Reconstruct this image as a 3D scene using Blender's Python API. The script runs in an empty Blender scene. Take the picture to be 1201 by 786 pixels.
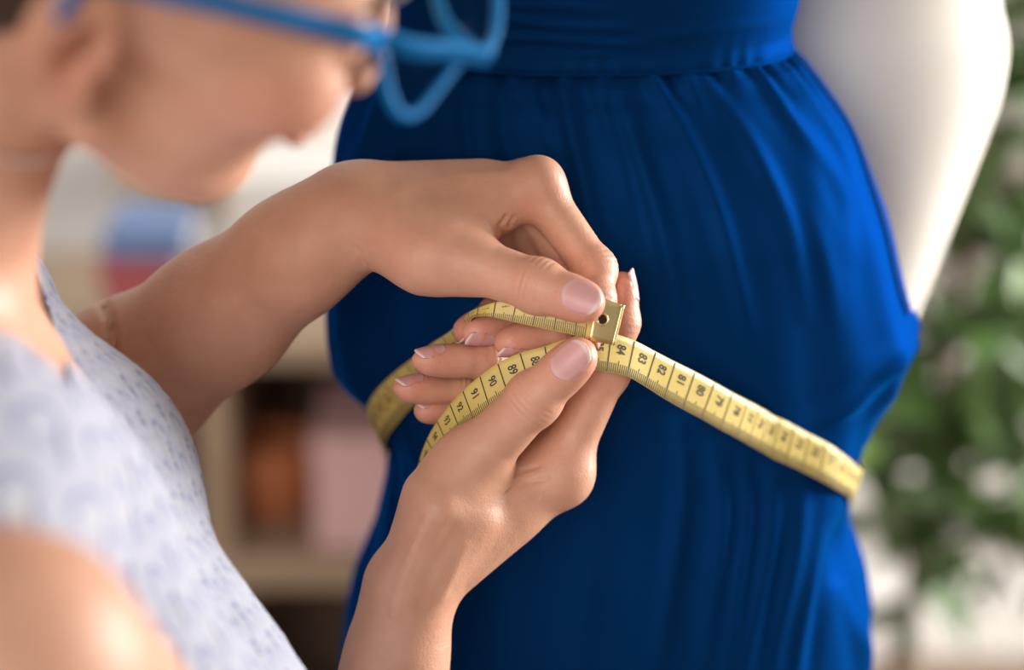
import bpy, bmesh, math, random
import numpy as np
from mathutils import Vector, Matrix

SC = bpy.context.scene
COL = SC.collection

# ------------------------------------------------------------------ camera
PITCH = math.radians(18)
FPX = 1201 * 85 / 36.0            # focal length in pixels of the 1201 px wide frame
CAM = np.array([0.0, 0.0, 1.36])
AX_R = np.array([1.0, 0, 0])
AX_F = np.array([0, math.cos(PITCH), -math.sin(PITCH)])
AX_U = np.array([0, math.sin(PITCH), math.cos(PITCH)])
D0 = 1.13                         # focus distance, metres

cam_data = bpy.data.cameras.new('camera')
cam_data.lens = 85
cam_data.sensor_width = 36
cam_data.clip_start = 0.02
cam_data.dof.use_dof = True
cam_data.dof.focus_distance = D0 - 0.005
cam_data.dof.aperture_fstop = 2.55
cam = bpy.data.objects.new('camera', cam_data)
cam.location = CAM
cam.rotation_euler = (math.pi / 2 - PITCH, 0, 0)
COL.objects.link(cam)
SC.camera = cam

# ------------------------------------------------------------------ light
world = bpy.data.worlds.new('world')
SC.world = world
world.use_nodes = True
bg = world.node_tree.nodes['Background']
bg.inputs['Color'].default_value = (1.0, 0.93, 0.86, 1)
bg.inputs['Strength'].default_value = 0.27


def area(name, loc, target, sx, sy, power, col):
    d = bpy.data.lights.new(name, 'AREA')
    d.shape = 'RECTANGLE'
    d.size, d.size_y, d.energy, d.color = sx, sy, power, col
    o = bpy.data.objects.new(name, d)
    o.location = loc
    o.rotation_euler = (Vector(target) - Vector(loc)).to_track_quat('-Z', 'Y').to_euler()
    COL.objects.link(o)
    return o


area('window_light_right', (2.1, 1.90, 1.25), (0.1, 1.3, 1.0), 0.9, 1.2, 108, (1.0, 0.97, 0.93))
area('fill_light_front', (-1.1, -2.3, 2.2), (0.0, 1.0, 1.0), 2.0, 1.6, 70, (1.0, 0.96, 0.92))  # added soft fill from behind the camera, no window modelled there
area('wall_fill_light', (0.4, 2.6, 2.75), (0.4, 2.9, 0.6), 2.6, 0.8, 15, (1.0, 0.97, 0.94))  # added lamp to brighten the back wall and curtain; there is no ceiling

SC.view_settings.view_transform = 'Standard'
SC.view_settings.look = 'None'
SC.view_settings.gamma = 1.0
SC.view_settings.exposure = 0.30
SC.cycles.use_denoising = True

# ------------------------------------------------------------------ helpers


def P(px, py, d):
    """view-space point (right, depth, up) seen at pixel px,py at depth d metres"""
    return np.array([(px - 600.5) * d / FPX, d, -(py - 393.0) * d / FPX])


def PM(px, py, mm):
    return P(px, py, D0 + mm / 1000.0)


def to_world(v):
    v = np.asarray(v, float)
    return CAM + v[..., 0:1] * AX_R + v[..., 1:2] * AX_F + v[..., 2:3] * AX_U


def to_view(w):
    w = np.asarray(w, float) - CAM
    return np.stack([w @ AX_R, w @ AX_F, w @ AX_U], -1)


def to_px(w):
    v = to_view(w)
    return np.stack([600.5 + v[..., 0] * FPX / v[..., 1], 393.0 - v[..., 2] * FPX / v[..., 1]], -1)


def W(px, py, d):
    return to_world(P(px, py, d))


def link(name, me, mat=None, parent=None, smooth=True):
    o = bpy.data.objects.new(name, me)
    COL.objects.link(o)
    if mat is not None:
        me.materials.append(mat)
    if parent is not None:
        o.parent = parent
        o.matrix_parent_inverse = Matrix.Translation(-Vector(parent.location))
    if smooth and hasattr(me, 'polygons'):
        me.polygons.foreach_set('use_smooth', [True] * len(me.polygons))
    return o


def mesh_np(name, verts, faces, mat=None, parent=None, smooth=True):
    me = bpy.data.meshes.new(name)
    verts = np.asarray(verts, np.float32)
    if isinstance(faces, np.ndarray):
        n, k = faces.shape
        me.vertices.add(len(verts))
        me.vertices.foreach_set('co', verts.ravel())
        me.loops.add(n * k)
        me.loops.foreach_set('vertex_index', faces.astype(np.int32).ravel())
        me.polygons.add(n)
        me.polygons.foreach_set('loop_start', np.arange(0, n * k, k, dtype=np.int32))
        me.polygons.foreach_set('loop_total', np.full(n, k, np.int32))
        me.update(calc_edges=True)
    else:
        me.from_pydata([tuple(map(float, v)) for v in verts], [], faces)
    me.validate()
    return link(name, me, mat, parent, smooth)


def mesh_bm(name, bm, mat=None, parent=None, smooth=True):
    me = bpy.data.meshes.new(name)
    bmesh.ops.recalc_face_normals(bm, faces=bm.faces)
    bm.to_mesh(me)
    bm.free()
    return link(name, me, mat, parent, smooth)


def thing(name, label, cat, loc=(0, 0, 0), group=None):
    o = bpy.data.objects.new(name, None)
    COL.objects.link(o)
    o.location = [float(c) for c in loc]
    o.empty_display_size = 0.05
    tag(o, label, cat, group)
    return o


def tag(o, label, cat, group=None):
    o['label'] = label
    o['category'] = cat
    if group:
        o['group'] = group
    return o


def structure(o):
    o['kind'] = 'structure'
    return o


def grid_faces(nu, nv, wrap_u=False):
    """vertex index = i*nv + j ; i along u, j along v"""
    iu = np.arange(nu if wrap_u else nu - 1)
    jv = np.arange(nv - 1)
    I, J = np.meshgrid(iu, jv, indexing='ij')
    I2 = (I + 1) % nu
    return np.stack([I * nv + J, I2 * nv + J, I2 * nv + J + 1, I * nv + J + 1], -1).reshape(-1, 4)


def attr_color(o, name, rgb):
    me = o.data
    a = me.color_attributes.new(name, 'FLOAT_COLOR', 'POINT')
    c = np.ones((len(me.vertices), 4), np.float32)
    c[:, :3] = rgb
    a.data.foreach_set('color', c.ravel())


def spline(keys, vals, x):
    """Catmull-Rom through (keys, vals) at x; vals may be vectors"""
    keys = np.asarray(keys, float)
    vals = np.asarray(vals, float)
    x = np.clip(np.asarray(x, float), keys[0], keys[-1])
    k = np.clip(np.searchsorted(keys, x, side='right') - 1, 0, len(keys) - 2)
    m = np.empty_like(vals)
    sh = (-1,) + (1,) * (vals.ndim - 1)
    m[1:-1] = (vals[2:] - vals[:-2]) / (keys[2:] - keys[:-2]).reshape(sh)
    m[0] = (vals[1] - vals[0]) / (keys[1] - keys[0])
    m[-1] = (vals[-1] - vals[-2]) / (keys[-1] - keys[-2])
    h = keys[k + 1] - keys[k]
    t = (x - keys[k]) / h
    ex = (slice(None),) * x.ndim + (None,) * (vals.ndim - 1)
    t, h = t[ex], h[ex]
    return ((2 * t**3 - 3 * t**2 + 1) * vals[k] + (t**3 - 2 * t**2 + t) * h * m[k]
            + (-2 * t**3 + 3 * t**2) * vals[k + 1] + (t**3 - t**2) * h * m[k + 1])


def tube(path, rad, n=10, cap=True):
    """closed tube mesh data along path (world points); rad scalar or list"""
    path = np.asarray(path, float)
    m = len(path)
    rad = np.broadcast_to(np.asarray(rad, float), (m,))
    T = np.gradient(path, axis=0)
    T /= np.linalg.norm(T, axis=1)[:, None] + 1e-12
    ref = np.array([0, 0, 1.0]) if abs(T[0, 2]) < 0.9 else np.array([1.0, 0, 0])
    N = np.cross(T[0], ref)
    N /= np.linalg.norm(N)
    vs = []
    for i in range(m):
        N = N - T[i] * (N @ T[i])
        N /= np.linalg.norm(N)
        B = np.cross(T[i], N)
        a = np.linspace(0, 2 * np.pi, n, endpoint=False)
        vs.append(path[i] + rad[i] * (np.cos(a)[:, None] * N + np.sin(a)[:, None] * B))
    V = np.concatenate(vs)
    F = []
    for i in range(m - 1):
        for j in range(n):
            k = (j + 1) % n
            F.append((i * n + j, i * n + k, (i + 1) * n + k, (i + 1) * n + j))
    if cap:
        F.append(tuple(range(n))[::-1])
        F.append(tuple((m - 1) * n + j for j in range(n)))
    return V, F


def bm_box(bm, lo, hi, bevel=0.0):
    r = bmesh.ops.create_cube(bm, size=1.0)
    lo, hi = Vector(lo), Vector(hi)
    for v in r['verts']:
        v.co = Vector([lo[i] + (v.co[i] + 0.5) * (hi[i] - lo[i]) for i in range(3)])
    if bevel:
        es = {e for v in r['verts'] for e in v.link_edges}
        bmesh.ops.bevel(bm, geom=list(es), offset=bevel, segments=2, affect='EDGES', profile=0.6)


def box(name, lo, hi, mat, parent=None, bevel=0.004):
    bm = bmesh.new()
    bm_box(bm, lo, hi, bevel)
    return mesh_bm(name, bm, mat, parent, smooth=False)


def lathe(name, prof, mat, parent=None, n=40, loc=(0, 0, 0), sx=1.0, sy=1.0):
    prof = np.asarray(prof, float)
    a = np.linspace(0, 2 * np.pi, n, endpoint=False)
    V = np.stack([np.outer(np.cos(a), prof[:, 0]) * sx + loc[0], np.outer(np.sin(a), prof[:, 0]) * sy + loc[1],
                  np.outer(np.ones(n), prof[:, 1]) + loc[2]], -1).reshape(-1, 3)
    return mesh_np(name, V, grid_faces(n, len(prof), True), mat, parent)


# ------------------------------------------------------------------ materials


def mat_new(name):
    m = bpy.data.materials.new(name)
    m.use_nodes = True
    nt = m.node_tree
    return m, nt, nt.nodes['Principled BSDF']


def mat_plain(name, col, rough=0.5, metal=0.0, noise=None, bump=None, sheen=0.0, spec=0.5):
    m, nt, b = mat_new(name)
    b.inputs['Roughness'].default_value = rough
    b.inputs['Metallic'].default_value = metal
    b.inputs['Sheen Weight'].default_value = sheen
    b.inputs['Specular IOR Level'].default_value = spec
    b.inputs['Base Color'].default_value = (*col, 1)
    tc = nt.nodes.new('ShaderNodeTexCoord')
    if noise:
        scale, amt = noise[0], noise[1]
        n = nt.nodes.new('ShaderNodeTexNoise')
        n.inputs['Scale'].default_value = scale
        n.inputs['Detail'].default_value = 5
        mp = nt.nodes.new('ShaderNodeMapping')
        if len(noise) > 2:
            mp.inputs['Scale'].default_value = noise[2]
        nt.links.new(tc.outputs['Object'], mp.inputs['Vector'])
        nt.links.new(mp.outputs['Vector'], n.inputs['Vector'])
        r = nt.nodes.new('ShaderNodeMix')
        r.data_type = 'RGBA'
        r.inputs['A'].default_value = (*[c * (1 - amt) for c in col], 1)
        r.inputs['B'].default_value = (*[min(1, c * (1 + amt)) for c in col], 1)
        nt.links.new(n.outputs['Fac'], r.inputs['Factor'])
        nt.links.new(r.outputs['Result'], b.inputs['Base Color'])
    if bump:
        n2 = nt.nodes.new('ShaderNodeTexNoise')
        n2.inputs['Scale'].default_value = bump[0]
        n2.inputs['Detail'].default_value = 4
        nt.links.new(tc.outputs['Object'], n2.inputs['Vector'])
        bp = nt.nodes.new('ShaderNodeBump')
        bp.inputs['Strength'].default_value = bump[1]
        bp.inputs['Distance'].default_value = bump[2]
        nt.links.new(n2.outputs['Fac'], bp.inputs['Height'])
        nt.links.new(bp.outputs['Normal'], b.inputs['Normal'])
    return m


def mat_skin():
    m, nt, b = mat_new('skin')
    at = nt.nodes.new('ShaderNodeVertexColor')
    at.layer_name = 'tint'
    tc = nt.nodes.new('ShaderNodeTexCoord')
    n = nt.nodes.new('ShaderNodeTexNoise')
    n.inputs['Scale'].default_value = 60
    n.inputs['Detail'].default_value = 6
    nt.links.new(tc.outputs['Object'], n.inputs['Vector'])
    mx = nt.nodes.new('ShaderNodeMix')
    mx.data_type = 'RGBA'
    mx.blend_type = 'MULTIPLY'
    cr = nt.nodes.new('ShaderNodeValToRGB')
    cr.color_ramp.elements[0].position = 0.3
    cr.color_ramp.elements[0].color = (0.90, 0.86, 0.84, 1)
    cr.color_ramp.elements[1].position = 0.7
    cr.color_ramp.elements[1].color = (1.0, 1.0, 1.0, 1)
    nt.links.new(n.outputs['Fac'], cr.inputs['Fac'])
    mx.inputs['Factor'].default_value = 1.0
    nt.links.new(at.outputs['Color'], mx.inputs['A'])
    nt.links.new(cr.outputs['Color'], mx.inputs['B'])
    nt.links.new(mx.outputs['Result'], b.inputs['Base Color'])
    b.inputs['Roughness'].default_value = 0.47
    b.inputs['Specular IOR Level'].default_value = 0.42
    b.inputs['Subsurface Weight'].default_value = 0.22
    b.inputs['Subsurface Radius'].default_value = (1.0, 0.35, 0.2)
    b.inputs['Subsurface Scale'].default_value = 0.006
    n2 = nt.nodes.new('ShaderNodeTexVoronoi')
    n2.inputs['Scale'].default_value = 900
    nt.links.new(tc.outputs['Object'], n2.inputs['Vector'])
    n3 = nt.nodes.new('ShaderNodeTexNoise')
    n3.inputs['Scale'].default_value = 260
    n3.inputs['Detail'].default_value = 5
    nt.links.new(tc.outputs['Object'], n3.inputs['Vector'])
    ad = nt.nodes.new('ShaderNodeMath')
    ad.operation = 'MULTIPLY_ADD'
    ad.inputs[1].default_value = 0.35
    nt.links.new(n2.outputs['Distance'], ad.inputs[0])
    nt.links.new(n3.outputs['Fac'], ad.inputs[2])
    bp = nt.nodes.new('ShaderNodeBump')
    bp.inputs['Strength'].default_value = 0.22
    bp.inputs['Distance'].default_value = 0.0012
    nt.links.new(ad.outputs[0], bp.inputs['Height'])
    nt.links.new(bp.outputs['Normal'], b.inputs['Normal'])
    return m


def mat_attr(name, layer, rough=0.6, sheen=0.0, bump=None, spec=0.5, coat=0.0, sheen_tint=None):
    m, nt, b = mat_new(name)
    at = nt.nodes.new('ShaderNodeVertexColor')
    at.layer_name = layer
    nt.links.new(at.outputs['Color'], b.inputs['Base Color'])
    b.inputs['Roughness'].default_value = rough
    b.inputs['Sheen Weight'].default_value = sheen
    b.inputs['Specular IOR Level'].default_value = spec
    b.inputs['Coat Weight'].default_value = coat
    if bump:
        tc = nt.nodes.new('ShaderNodeTexCoord')
        n2 = nt.nodes.new('ShaderNodeTexNoise')
        n2.inputs['Scale'].default_value = bump[0]
        nt.links.new(tc.outputs['Object'], n2.inputs['Vector'])
        bp = nt.nodes.new('ShaderNodeBump')
        bp.inputs['Strength'].default_value = bump[1]
        bp.inputs['Distance'].default_value = bump[2]
        nt.links.new(n2.outputs['Fac'], bp.inputs['Height'])
        nt.links.new(bp.outputs['Normal'], b.inputs['Normal'])
    return m


M = {}
M['skin'] = mat_skin()
M['nail'] = mat_attr('fingernail', 'tint', rough=0.40, spec=0.45, coat=0.0)
M['hair'] = mat_plain('brown_hair', (0.045, 0.022, 0.013), 0.45, noise=(120, 0.5, (1, 1, 0.08)), bump=(300, 0.6, 0.003))
M['wall'] = mat_plain('white_wall', (0.80, 0.78, 0.76), 0.9, noise=(3, 0.02), bump=(80, 0.1, 0.002))
M['floor'] = mat_plain('wooden_floor', (0.20, 0.125, 0.075), 0.45, noise=(6, 0.35, (1, 12, 1)))
M['shelf_wood'] = mat_plain('light_shelf_wood', (0.42, 0.30, 0.20), 0.55, noise=(9, 0.2, (1, 1, 9)))
M['shelf_back'] = mat_plain('dark_shelf_back', (0.16, 0.095, 0.06), 0.7, noise=(6, 0.2, (1, 1, 8)))
M['white_box'] = mat_plain('white_card', (0.78, 0.75, 0.71), 0.8, noise=(20, 0.03))
M['pink_box'] = mat_plain('pink_cloth', (0.80, 0.50, 0.50), 0.9, noise=(200, 0.06))
M['basket'] = mat_plain('orange_wicker', (0.55, 0.19, 0.07), 0.7, noise=(60, 0.35), bump=(90, 0.6, 0.004))
M['book_blue'] = mat_plain('blue_cover', (0.16, 0.24, 0.46), 0.6, noise=(30, 0.1))
M['book_red'] = mat_plain('red_cover', (0.46, 0.10, 0.11), 0.6, noise=(30, 0.1))
M['paper'] = mat_plain('paper', (0.78, 0.74, 0.66), 0.9, noise=(300, 0.08, (1, 1, 12)))
M['ivory'] = mat_plain('ivory_jersey', (0.80, 0.745, 0.67), 0.85, noise=(400, 0.03), bump=(900, 0.15, 0.0006), sheen=0.2)
M['steel'] = mat_plain('brushed_steel', (0.55, 0.55, 0.56), 0.3, 1.0)
M['dark_wood'] = mat_plain('dark_wood', (0.09, 0.05, 0.03), 0.5, noise=(10, 0.3, (1, 1, 8)))
M['tape'] = mat_plain('yellow_tape', (0.62, 0.475, 0.135), 0.45, noise=(90, 0.08), bump=(700, 0.12, 0.0004))
M['ink'] = mat_plain('black_ink', (0.022, 0.02, 0.018), 0.6)
M['brass'] = mat_plain('brass_tip', (0.80, 0.62, 0.30), 0.38, 1.0, noise=(160, 0.12))
M['brass_dark'] = mat_plain('dark_eyelet', (0.035, 0.014, 0.01), 0.5, 0.3)
M['blue_frame'] = mat_plain('blue_acetate', (0.001, 0.14, 0.38), 0.55, spec=0.1, noise=(40, 0.1))
M['leaf'] = mat_plain('green_leaf', (0.05, 0.105, 0.018), 0.42, noise=(9, 0.45))
M['leaf_pale'] = mat_plain('pale_leaf', (0.12, 0.20, 0.05), 0.42, noise=(9, 0.3))
M['bark'] = mat_plain('bark', (0.13, 0.085, 0.05), 0.85, noise=(40, 0.4), bump=(60, 0.6, 0.004))
M['pot'] = mat_plain('white_pot', (0.75, 0.72, 0.69), 0.4)
M['soil'] = mat_plain('soil', (0.05, 0.03, 0.02), 0.95, noise=(80, 0.5), bump=(60, 0.8, 0.01))
M['curtain'] = mat_plain('white_voile', (0.86, 0.83, 0.82), 0.9, noise=(300, 0.02))
M['thread'] = mat_plain('navy_thread', (0.004, 0.02, 0.10), 0.6)
M['necklace'] = mat_plain('silver_chain', (0.78, 0.74, 0.68), 0.3, 0.8)
M['white_paint'] = mat_plain('white_paint', (0.84, 0.83, 0.81), 0.4, noise=(10, 0.02))


def mat_lens():
    m, nt, b = mat_new('clear_lens')
    b.inputs['Base Color'].default_value = (0.97, 0.985, 1.0, 1)
    b.inputs['Roughness'].default_value = 0.02
    b.inputs['IOR'].default_value = 1.02
    b.inputs['Transmission Weight'].default_value = 1.0
    return m


M['lens'] = mat_lens()


def mat_dress():
    m, nt, b = mat_new('royal_blue_jersey')
    tc = nt.nodes.new('ShaderNodeTexCoord')
    b.inputs['Base Color'].default_value = (0.0020, 0.033, 0.135, 1)
    b.inputs['Roughness'].default_value = 0.60
    b.inputs['Metallic'].default_value = 0.5
    b.inputs['Specular IOR Level'].default_value = 0.0
    b.inputs['Specular Tint'].default_value = (0.1, 0.35, 1.0, 1)
    b.inputs['Sheen Weight'].default_value = 0.35
    b.inputs['Sheen Roughness'].default_value = 0.35
    b.inputs['Sheen Tint'].default_value = (0.0, 0.30, 1.0, 1)
    n1 = nt.nodes.new('ShaderNodeTexNoise')
    n1.inputs['Scale'].default_value = 900
    mp = nt.nodes.new('ShaderNodeMapping')
    mp.inputs['Scale'].default_value = (1, 1, 0.4)
    nt.links.new(tc.outputs['Object'], mp.inputs['Vector'])
    nt.links.new(mp.outputs['Vector'], n1.inputs['Vector'])
    bp = nt.nodes.new('ShaderNodeBump')
    bp.inputs['Strength'].default_value = 0.18
    bp.inputs['Distance'].default_value = 0.0006
    nt.links.new(n1.outputs['Fac'], bp.inputs['Height'])
    nt.links.new(bp.outputs['Normal'], b.inputs['Normal'])
    return m


M['dress'] = mat_dress()
# ------------------------------------------------------------------ signed distance modelling


def cone(p, a, b, ra, rb):
    ba = b - a
    h = np.clip(((p - a) @ ba) / (ba @ ba), 0, 1)
    return np.linalg.norm(p - a - h[:, None] * ba, axis=1) - (ra + (rb - ra) * h)


def ball(p, c, r):
    return np.linalg.norm(p - c, axis=1) - r


def ell(p, c, axes, rad):
    """ellipsoid, axes rows = directions, rad = radii"""
    q = (p - c) @ np.asarray(axes).T
    rad = np.asarray(rad)
    k0 = np.linalg.norm(q / rad, axis=1)
    k1 = np.linalg.norm(q / rad**2, axis=1)
    return k0 * (k0 - 1.0) / (k1 + 1e-9)


def smin(a, b, k):
    h = np.maximum(k - np.abs(a - b), 0) / k
    return np.minimum(a, b) - h * h * k * 0.25


def smax(a, b, k):
    return -smin(-a, -b, k)


def sstep(x, a, b):
    t = np.clip((x - a) / (b - a), 0, 1)
    return t * t * (3 - 2 * t)


def unit(v):
    v = np.asarray(v, float)
    return v / np.linalg.norm(v)


def chain(p, pts, rad, k=0.003):
    d = None
    for i in range(len(pts) - 1):
        c = cone(p, pts[i], pts[i + 1], rad[i], rad[i + 1])
        d = c if d is None else smin(d, c, k)
    return d


def polygonise(fn, lo, hi, h, newton=3):
    """surface nets of fn over the box lo..hi with cells of h; evaluates only near the surface"""
    lo, hi = np.asarray(lo, float), np.asarray(hi, float)
    B = 8
    nb = np.ceil((hi - lo) / (h * B)).astype(int)
    n = nb * B + 1
    ax = [np.arange(k) for k in nb]
    G = np.stack(np.meshgrid(*ax, indexing='ij'), -1).reshape(-1, 3)
    dc = fn(lo + (G + 0.5) * B * h)
    F = np.empty(n, np.float32)
    sgn = np.where(dc > 0, 1.0, -1.0).reshape(nb)
    F[:-1, :-1, :-1] = np.kron(sgn, np.ones((B, B, B)))
    F[-1], F[:, -1], F[:, :, -1] = 1, 1, 1
    near = G[np.abs(dc) < B * h * 1.15]
    loc = np.stack(np.meshgrid(*[np.arange(B + 1)] * 3, indexing='ij'), -1).reshape(-1, 3)
    for s in range(0, len(near), 600):
        idx = (near[s:s + 600, None, :] * B + loc[None]).reshape(-1, 3)
        F[idx[:, 0], idx[:, 1], idx[:, 2]] = fn(lo + idx * h)
    S = F < 0
    cs = np.zeros(n - 1, np.int8)
    for dx in (0, 1):
        for dy in (0, 1):
            for dz in (0, 1):
                cs += S[dx:n[0] - 1 + dx, dy:n[1] - 1 + dy, dz:n[2] - 1 + dz]
    act = (cs > 0) & (cs < 8)
    C = np.argwhere(act)
    vid = np.full(n - 1, -1, np.int64)
    vid[C[:, 0], C[:, 1], C[:, 2]] = np.arange(len(C))
    acc = np.zeros((len(C), 3))
    cnt = np.zeros(len(C))
    corners = [(x, y, z) for x in (0, 1) for y in (0, 1) for z in (0, 1)]
    for a in corners:
        for axi in range(3):
            if a[axi] == 0:
                b = list(a)
                b[axi] = 1
                fa = F[C[:, 0] + a[0], C[:, 1] + a[1], C[:, 2] + a[2]]
                fb = F[C[:, 0] + b[0], C[:, 1] + b[1], C[:, 2] + b[2]]
                mk = (fa < 0) != (fb < 0)
                t = np.where(mk, fa / np.where(mk, fa - fb, 1), 0)
                pt = np.array(a)[None] + t[:, None] * (np.array(b) - np.array(a))[None]
                acc[mk] += pt[mk]
                cnt[mk] += 1
    V = lo + (C + acc / cnt[:, None]) * h
    faces = []
    for axi in range(3):
        u, w = [(1, 2), (2, 0), (0, 1)][axi]
        sl0 = [slice(None)] * 3
        sl1 = [slice(None)] * 3
        sl0[axi] = slice(0, n[axi] - 1)
        sl1[axi] = slice(1, n[axi])
        A, Bq = S[tuple(sl0)], S[tuple(sl1)]
        E = np.argwhere(A != Bq)
        ok = (E[:, u] > 0) & (E[:, w] > 0) & (E[:, u] < n[u] - 1) & (E[:, w] < n[w] - 1)
        E = E[ok]
        e = np.eye(3, dtype=int)
        q = [E - e[u] - e[w], E - e[w], E, E - e[u]]
        ids = np.stack([vid[t[:, 0], t[:, 1], t[:, 2]] for t in q], -1)
        flip = ~A[E[:, 0], E[:, 1], E[:, 2]]
        ids[flip] = ids[flip][:, ::-1]
        faces.append(ids)
    Fc = np.concatenate(faces)
    Fc = Fc[(Fc >= 0).all(1)]
    for _ in range(newton):
        g = grad(fn, V)
        d = fn(V)
        gl = np.linalg.norm(g, axis=1)
        V = V - g * (np.clip(d, -h, h) / np.maximum(gl, 0.3)**2)[:, None]
    return V, Fc


def grad(fn, V, e=2e-4):
    g = np.empty_like(V)
    for i in range(3):
        o = np.zeros(3)
        o[i] = e
        g[:, i] = (fn(V + o) - fn(V - o)) / (2 * e)
    return g


def keep_part(V, F, mask):
    """drop faces having a vertex outside mask, compact"""
    F = F[mask[F].all(1)]
    used = np.unique(F)
    re = np.full(len(V), -1)
    re[used] = np.arange(len(used))
    return V[used], re[F]
# ------------------------------------------------------------------ hands (view space)
NAILS = []      # (pip, dip, tip, tip radius, dorsal, width, length, free edge)
BLUSH = []      # (point, radius, strength) where skin is redder


class Finger:
    def __init__(self, pts, rad, dorsal, nail=None, base_k=0.007, reach=(0.026, 0.042), kn=0.98, cr=0.8):
        self.cr = cr
        self.p = [PM(*q) for q in pts]
        self.r = [r / 1000.0 for r in rad]
        self.d = unit(dorsal)
        self.nail = nail
        self.base_k = base_k
        self.reach = reach
        self.lo = np.min(self.p, 0) - 0.03
        self.hi = np.max(self.p, 0) + 0.03
        a = unit(self.p[-1] - self.p[-2])
        self.axis = a
        self.n = unit(self.d - a * (self.d @ a))
        self.s = np.cross(a, self.n)
        self.kn = kn
        for i, q in enumerate(self.p):
            BLUSH.append((q, 0.016 if i < len(self.p) - 1 else 0.02, 0.5 if i == 0 else (0.6 if i < len(self.p) - 1 else 1.0)))
        if nail:
            w, l, off, free = [x / 1000.0 for x in nail]
            # nail root centre to free end, along the axis
            self.nw, self.nl = w, l
            end = self.p[-1] + a * (self.r[-1] + off)
            self.nroot = end - a * l
            self.off = 0.0
            NAILS.append((self, free))

    def sdf(self, p):
        d = chain(p, self.p, self.r, 0.004)
        # joint swellings
        for i in range(1, len(self.p) - 1):
            d = smin(d, ball(p, self.p[i], self.r[i] * 1.045 * self.kn), 0.005)
        # pulp of the fingertip, slightly flattened nail side
        a = self.axis
        L = np.linalg.norm(self.p[-1] - self.p[-2])
        pulp = self.p[-1] - a * L * 0.28 - self.n * self.r[-1] * 0.10
        d = smin(d, ell(p, pulp, [a, self.n, self.s], [L * 0.62, self.r[-1] * 1.08, self.r[-1] * 1.12]), 0.004)
        # creases across the joints, dorsal side
        for i in range(1, len(self.p) - 1):
            ax = unit(self.p[i + 1] - self.p[i - 1])
            q = p - self.p[i]
            t = q @ ax
            dn = q @ unit(self.d - ax * (self.d @ ax))
            w = sstep(dn, 0.2 * self.r[i], 0.8 * self.r[i])
            cr = sum(np.exp(-((t - o) / 0.0008)**2) for o in (-0.0042, -0.0012, 0.0018, 0.0044))
            d = d + 0.00042 * self.cr * cr * w
            w2 = sstep(-dn, 0.0, 0.7 * self.r[i])
            d = d + 0.0006 * self.cr * np.exp(-((t) / 0.0013)**2) * w2
        if self.nail:
            q = p - self.nroot
            t, u, v = q @ a, q @ self.s, q @ self.n
            tt = (t - self.nl * 0.5) / (self.nl * 0.5)
            uu = u / (self.nw * 0.5)
            f = np.abs(tt)**2.6 + np.abs(uu)**2.6
            m = (1 - sstep(f, 0.8, 1.2)) * sstep(v + self.off, 0.25 * self.r[-1], 0.5 * self.r[-1]) * (1 - sstep(tt, 0.55, 0.85))
            d = d + (0.0006 if self.nw > 0.012 else 0.0004) * m
        return d


def hand_sdf(palm_fn, fingers, p):
    d = palm_fn(p)
    out = d.copy()
    fd = np.full((len(fingers), len(p)), 1.0)
    for i, f in enumerate(fingers):
        m = ((p > f.lo) & (p < f.hi)).all(1)
        if m.any():
            fd[i, m] = f.sdf(p[m])
    for i, f in enumerate(fingers):
        m = fd[i] < 0.05
        if not m.any():
            continue
        r = np.linalg.norm(p[m] - f.p[0], axis=1)
        k = f.base_k * (1 - sstep(r, *f.reach)) + 0.0009
        out[m] = smin(out[m], fd[i, m], k)
    return out


# ---- left hand (upper): back of the hand up, pinching the metal end of the tape
LW = PM(402, 254, 16)          # wrist
L_FINGERS = [
    Finger([(536, 304, -6), (632, 336, -22), (685, 354, -32)], [13.4, 11.7, 9.0], (0.05, -0.97, 0.2),
           (14.6, 17.5, 0.3, 1.2), base_k=0.012, kn=0.99, reach=(0.02, 0.036)),                        # thumb
    Finger([(629, 220, 14), (697, 316, 4), (698, 352, -4), (694, 386, -8)], [10.8, 9.6, 8.6, 7.2], (0.8, 0.1, 0.35),
           (10.5, 12, 0.3, 1.5), base_k=0.008, cr=0.5),                                                   # index
    Finger([(618, 222, 29), (668, 318, 25), (650, 388, 8), (600, 402, -1)], [10.2, 9.2, 8.2, 6.9], (0.15, -0.35, -0.93),
           (10.5, 13, 0.6, 2.0)),                                                                 # middle
    Finger([(600, 230, 41), (640, 320, 38), (606, 378, 20), (561, 389, 9)], [9.6, 8.6, 7.8, 6.6], (0.05, -0.62, -0.78),
           (10, 12.5, 0.6, 2.0)),                                                                 # ring
    Finger([(578, 244, 50), (602, 320, 50), (578, 372, 34), (548, 388, 22)], [8.6, 7.6, 7.0, 5.9], (-0.3, -0.55, -0.78),
           (8.5, 10, 0.5, 1.6)),                                                                  # little
]


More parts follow.
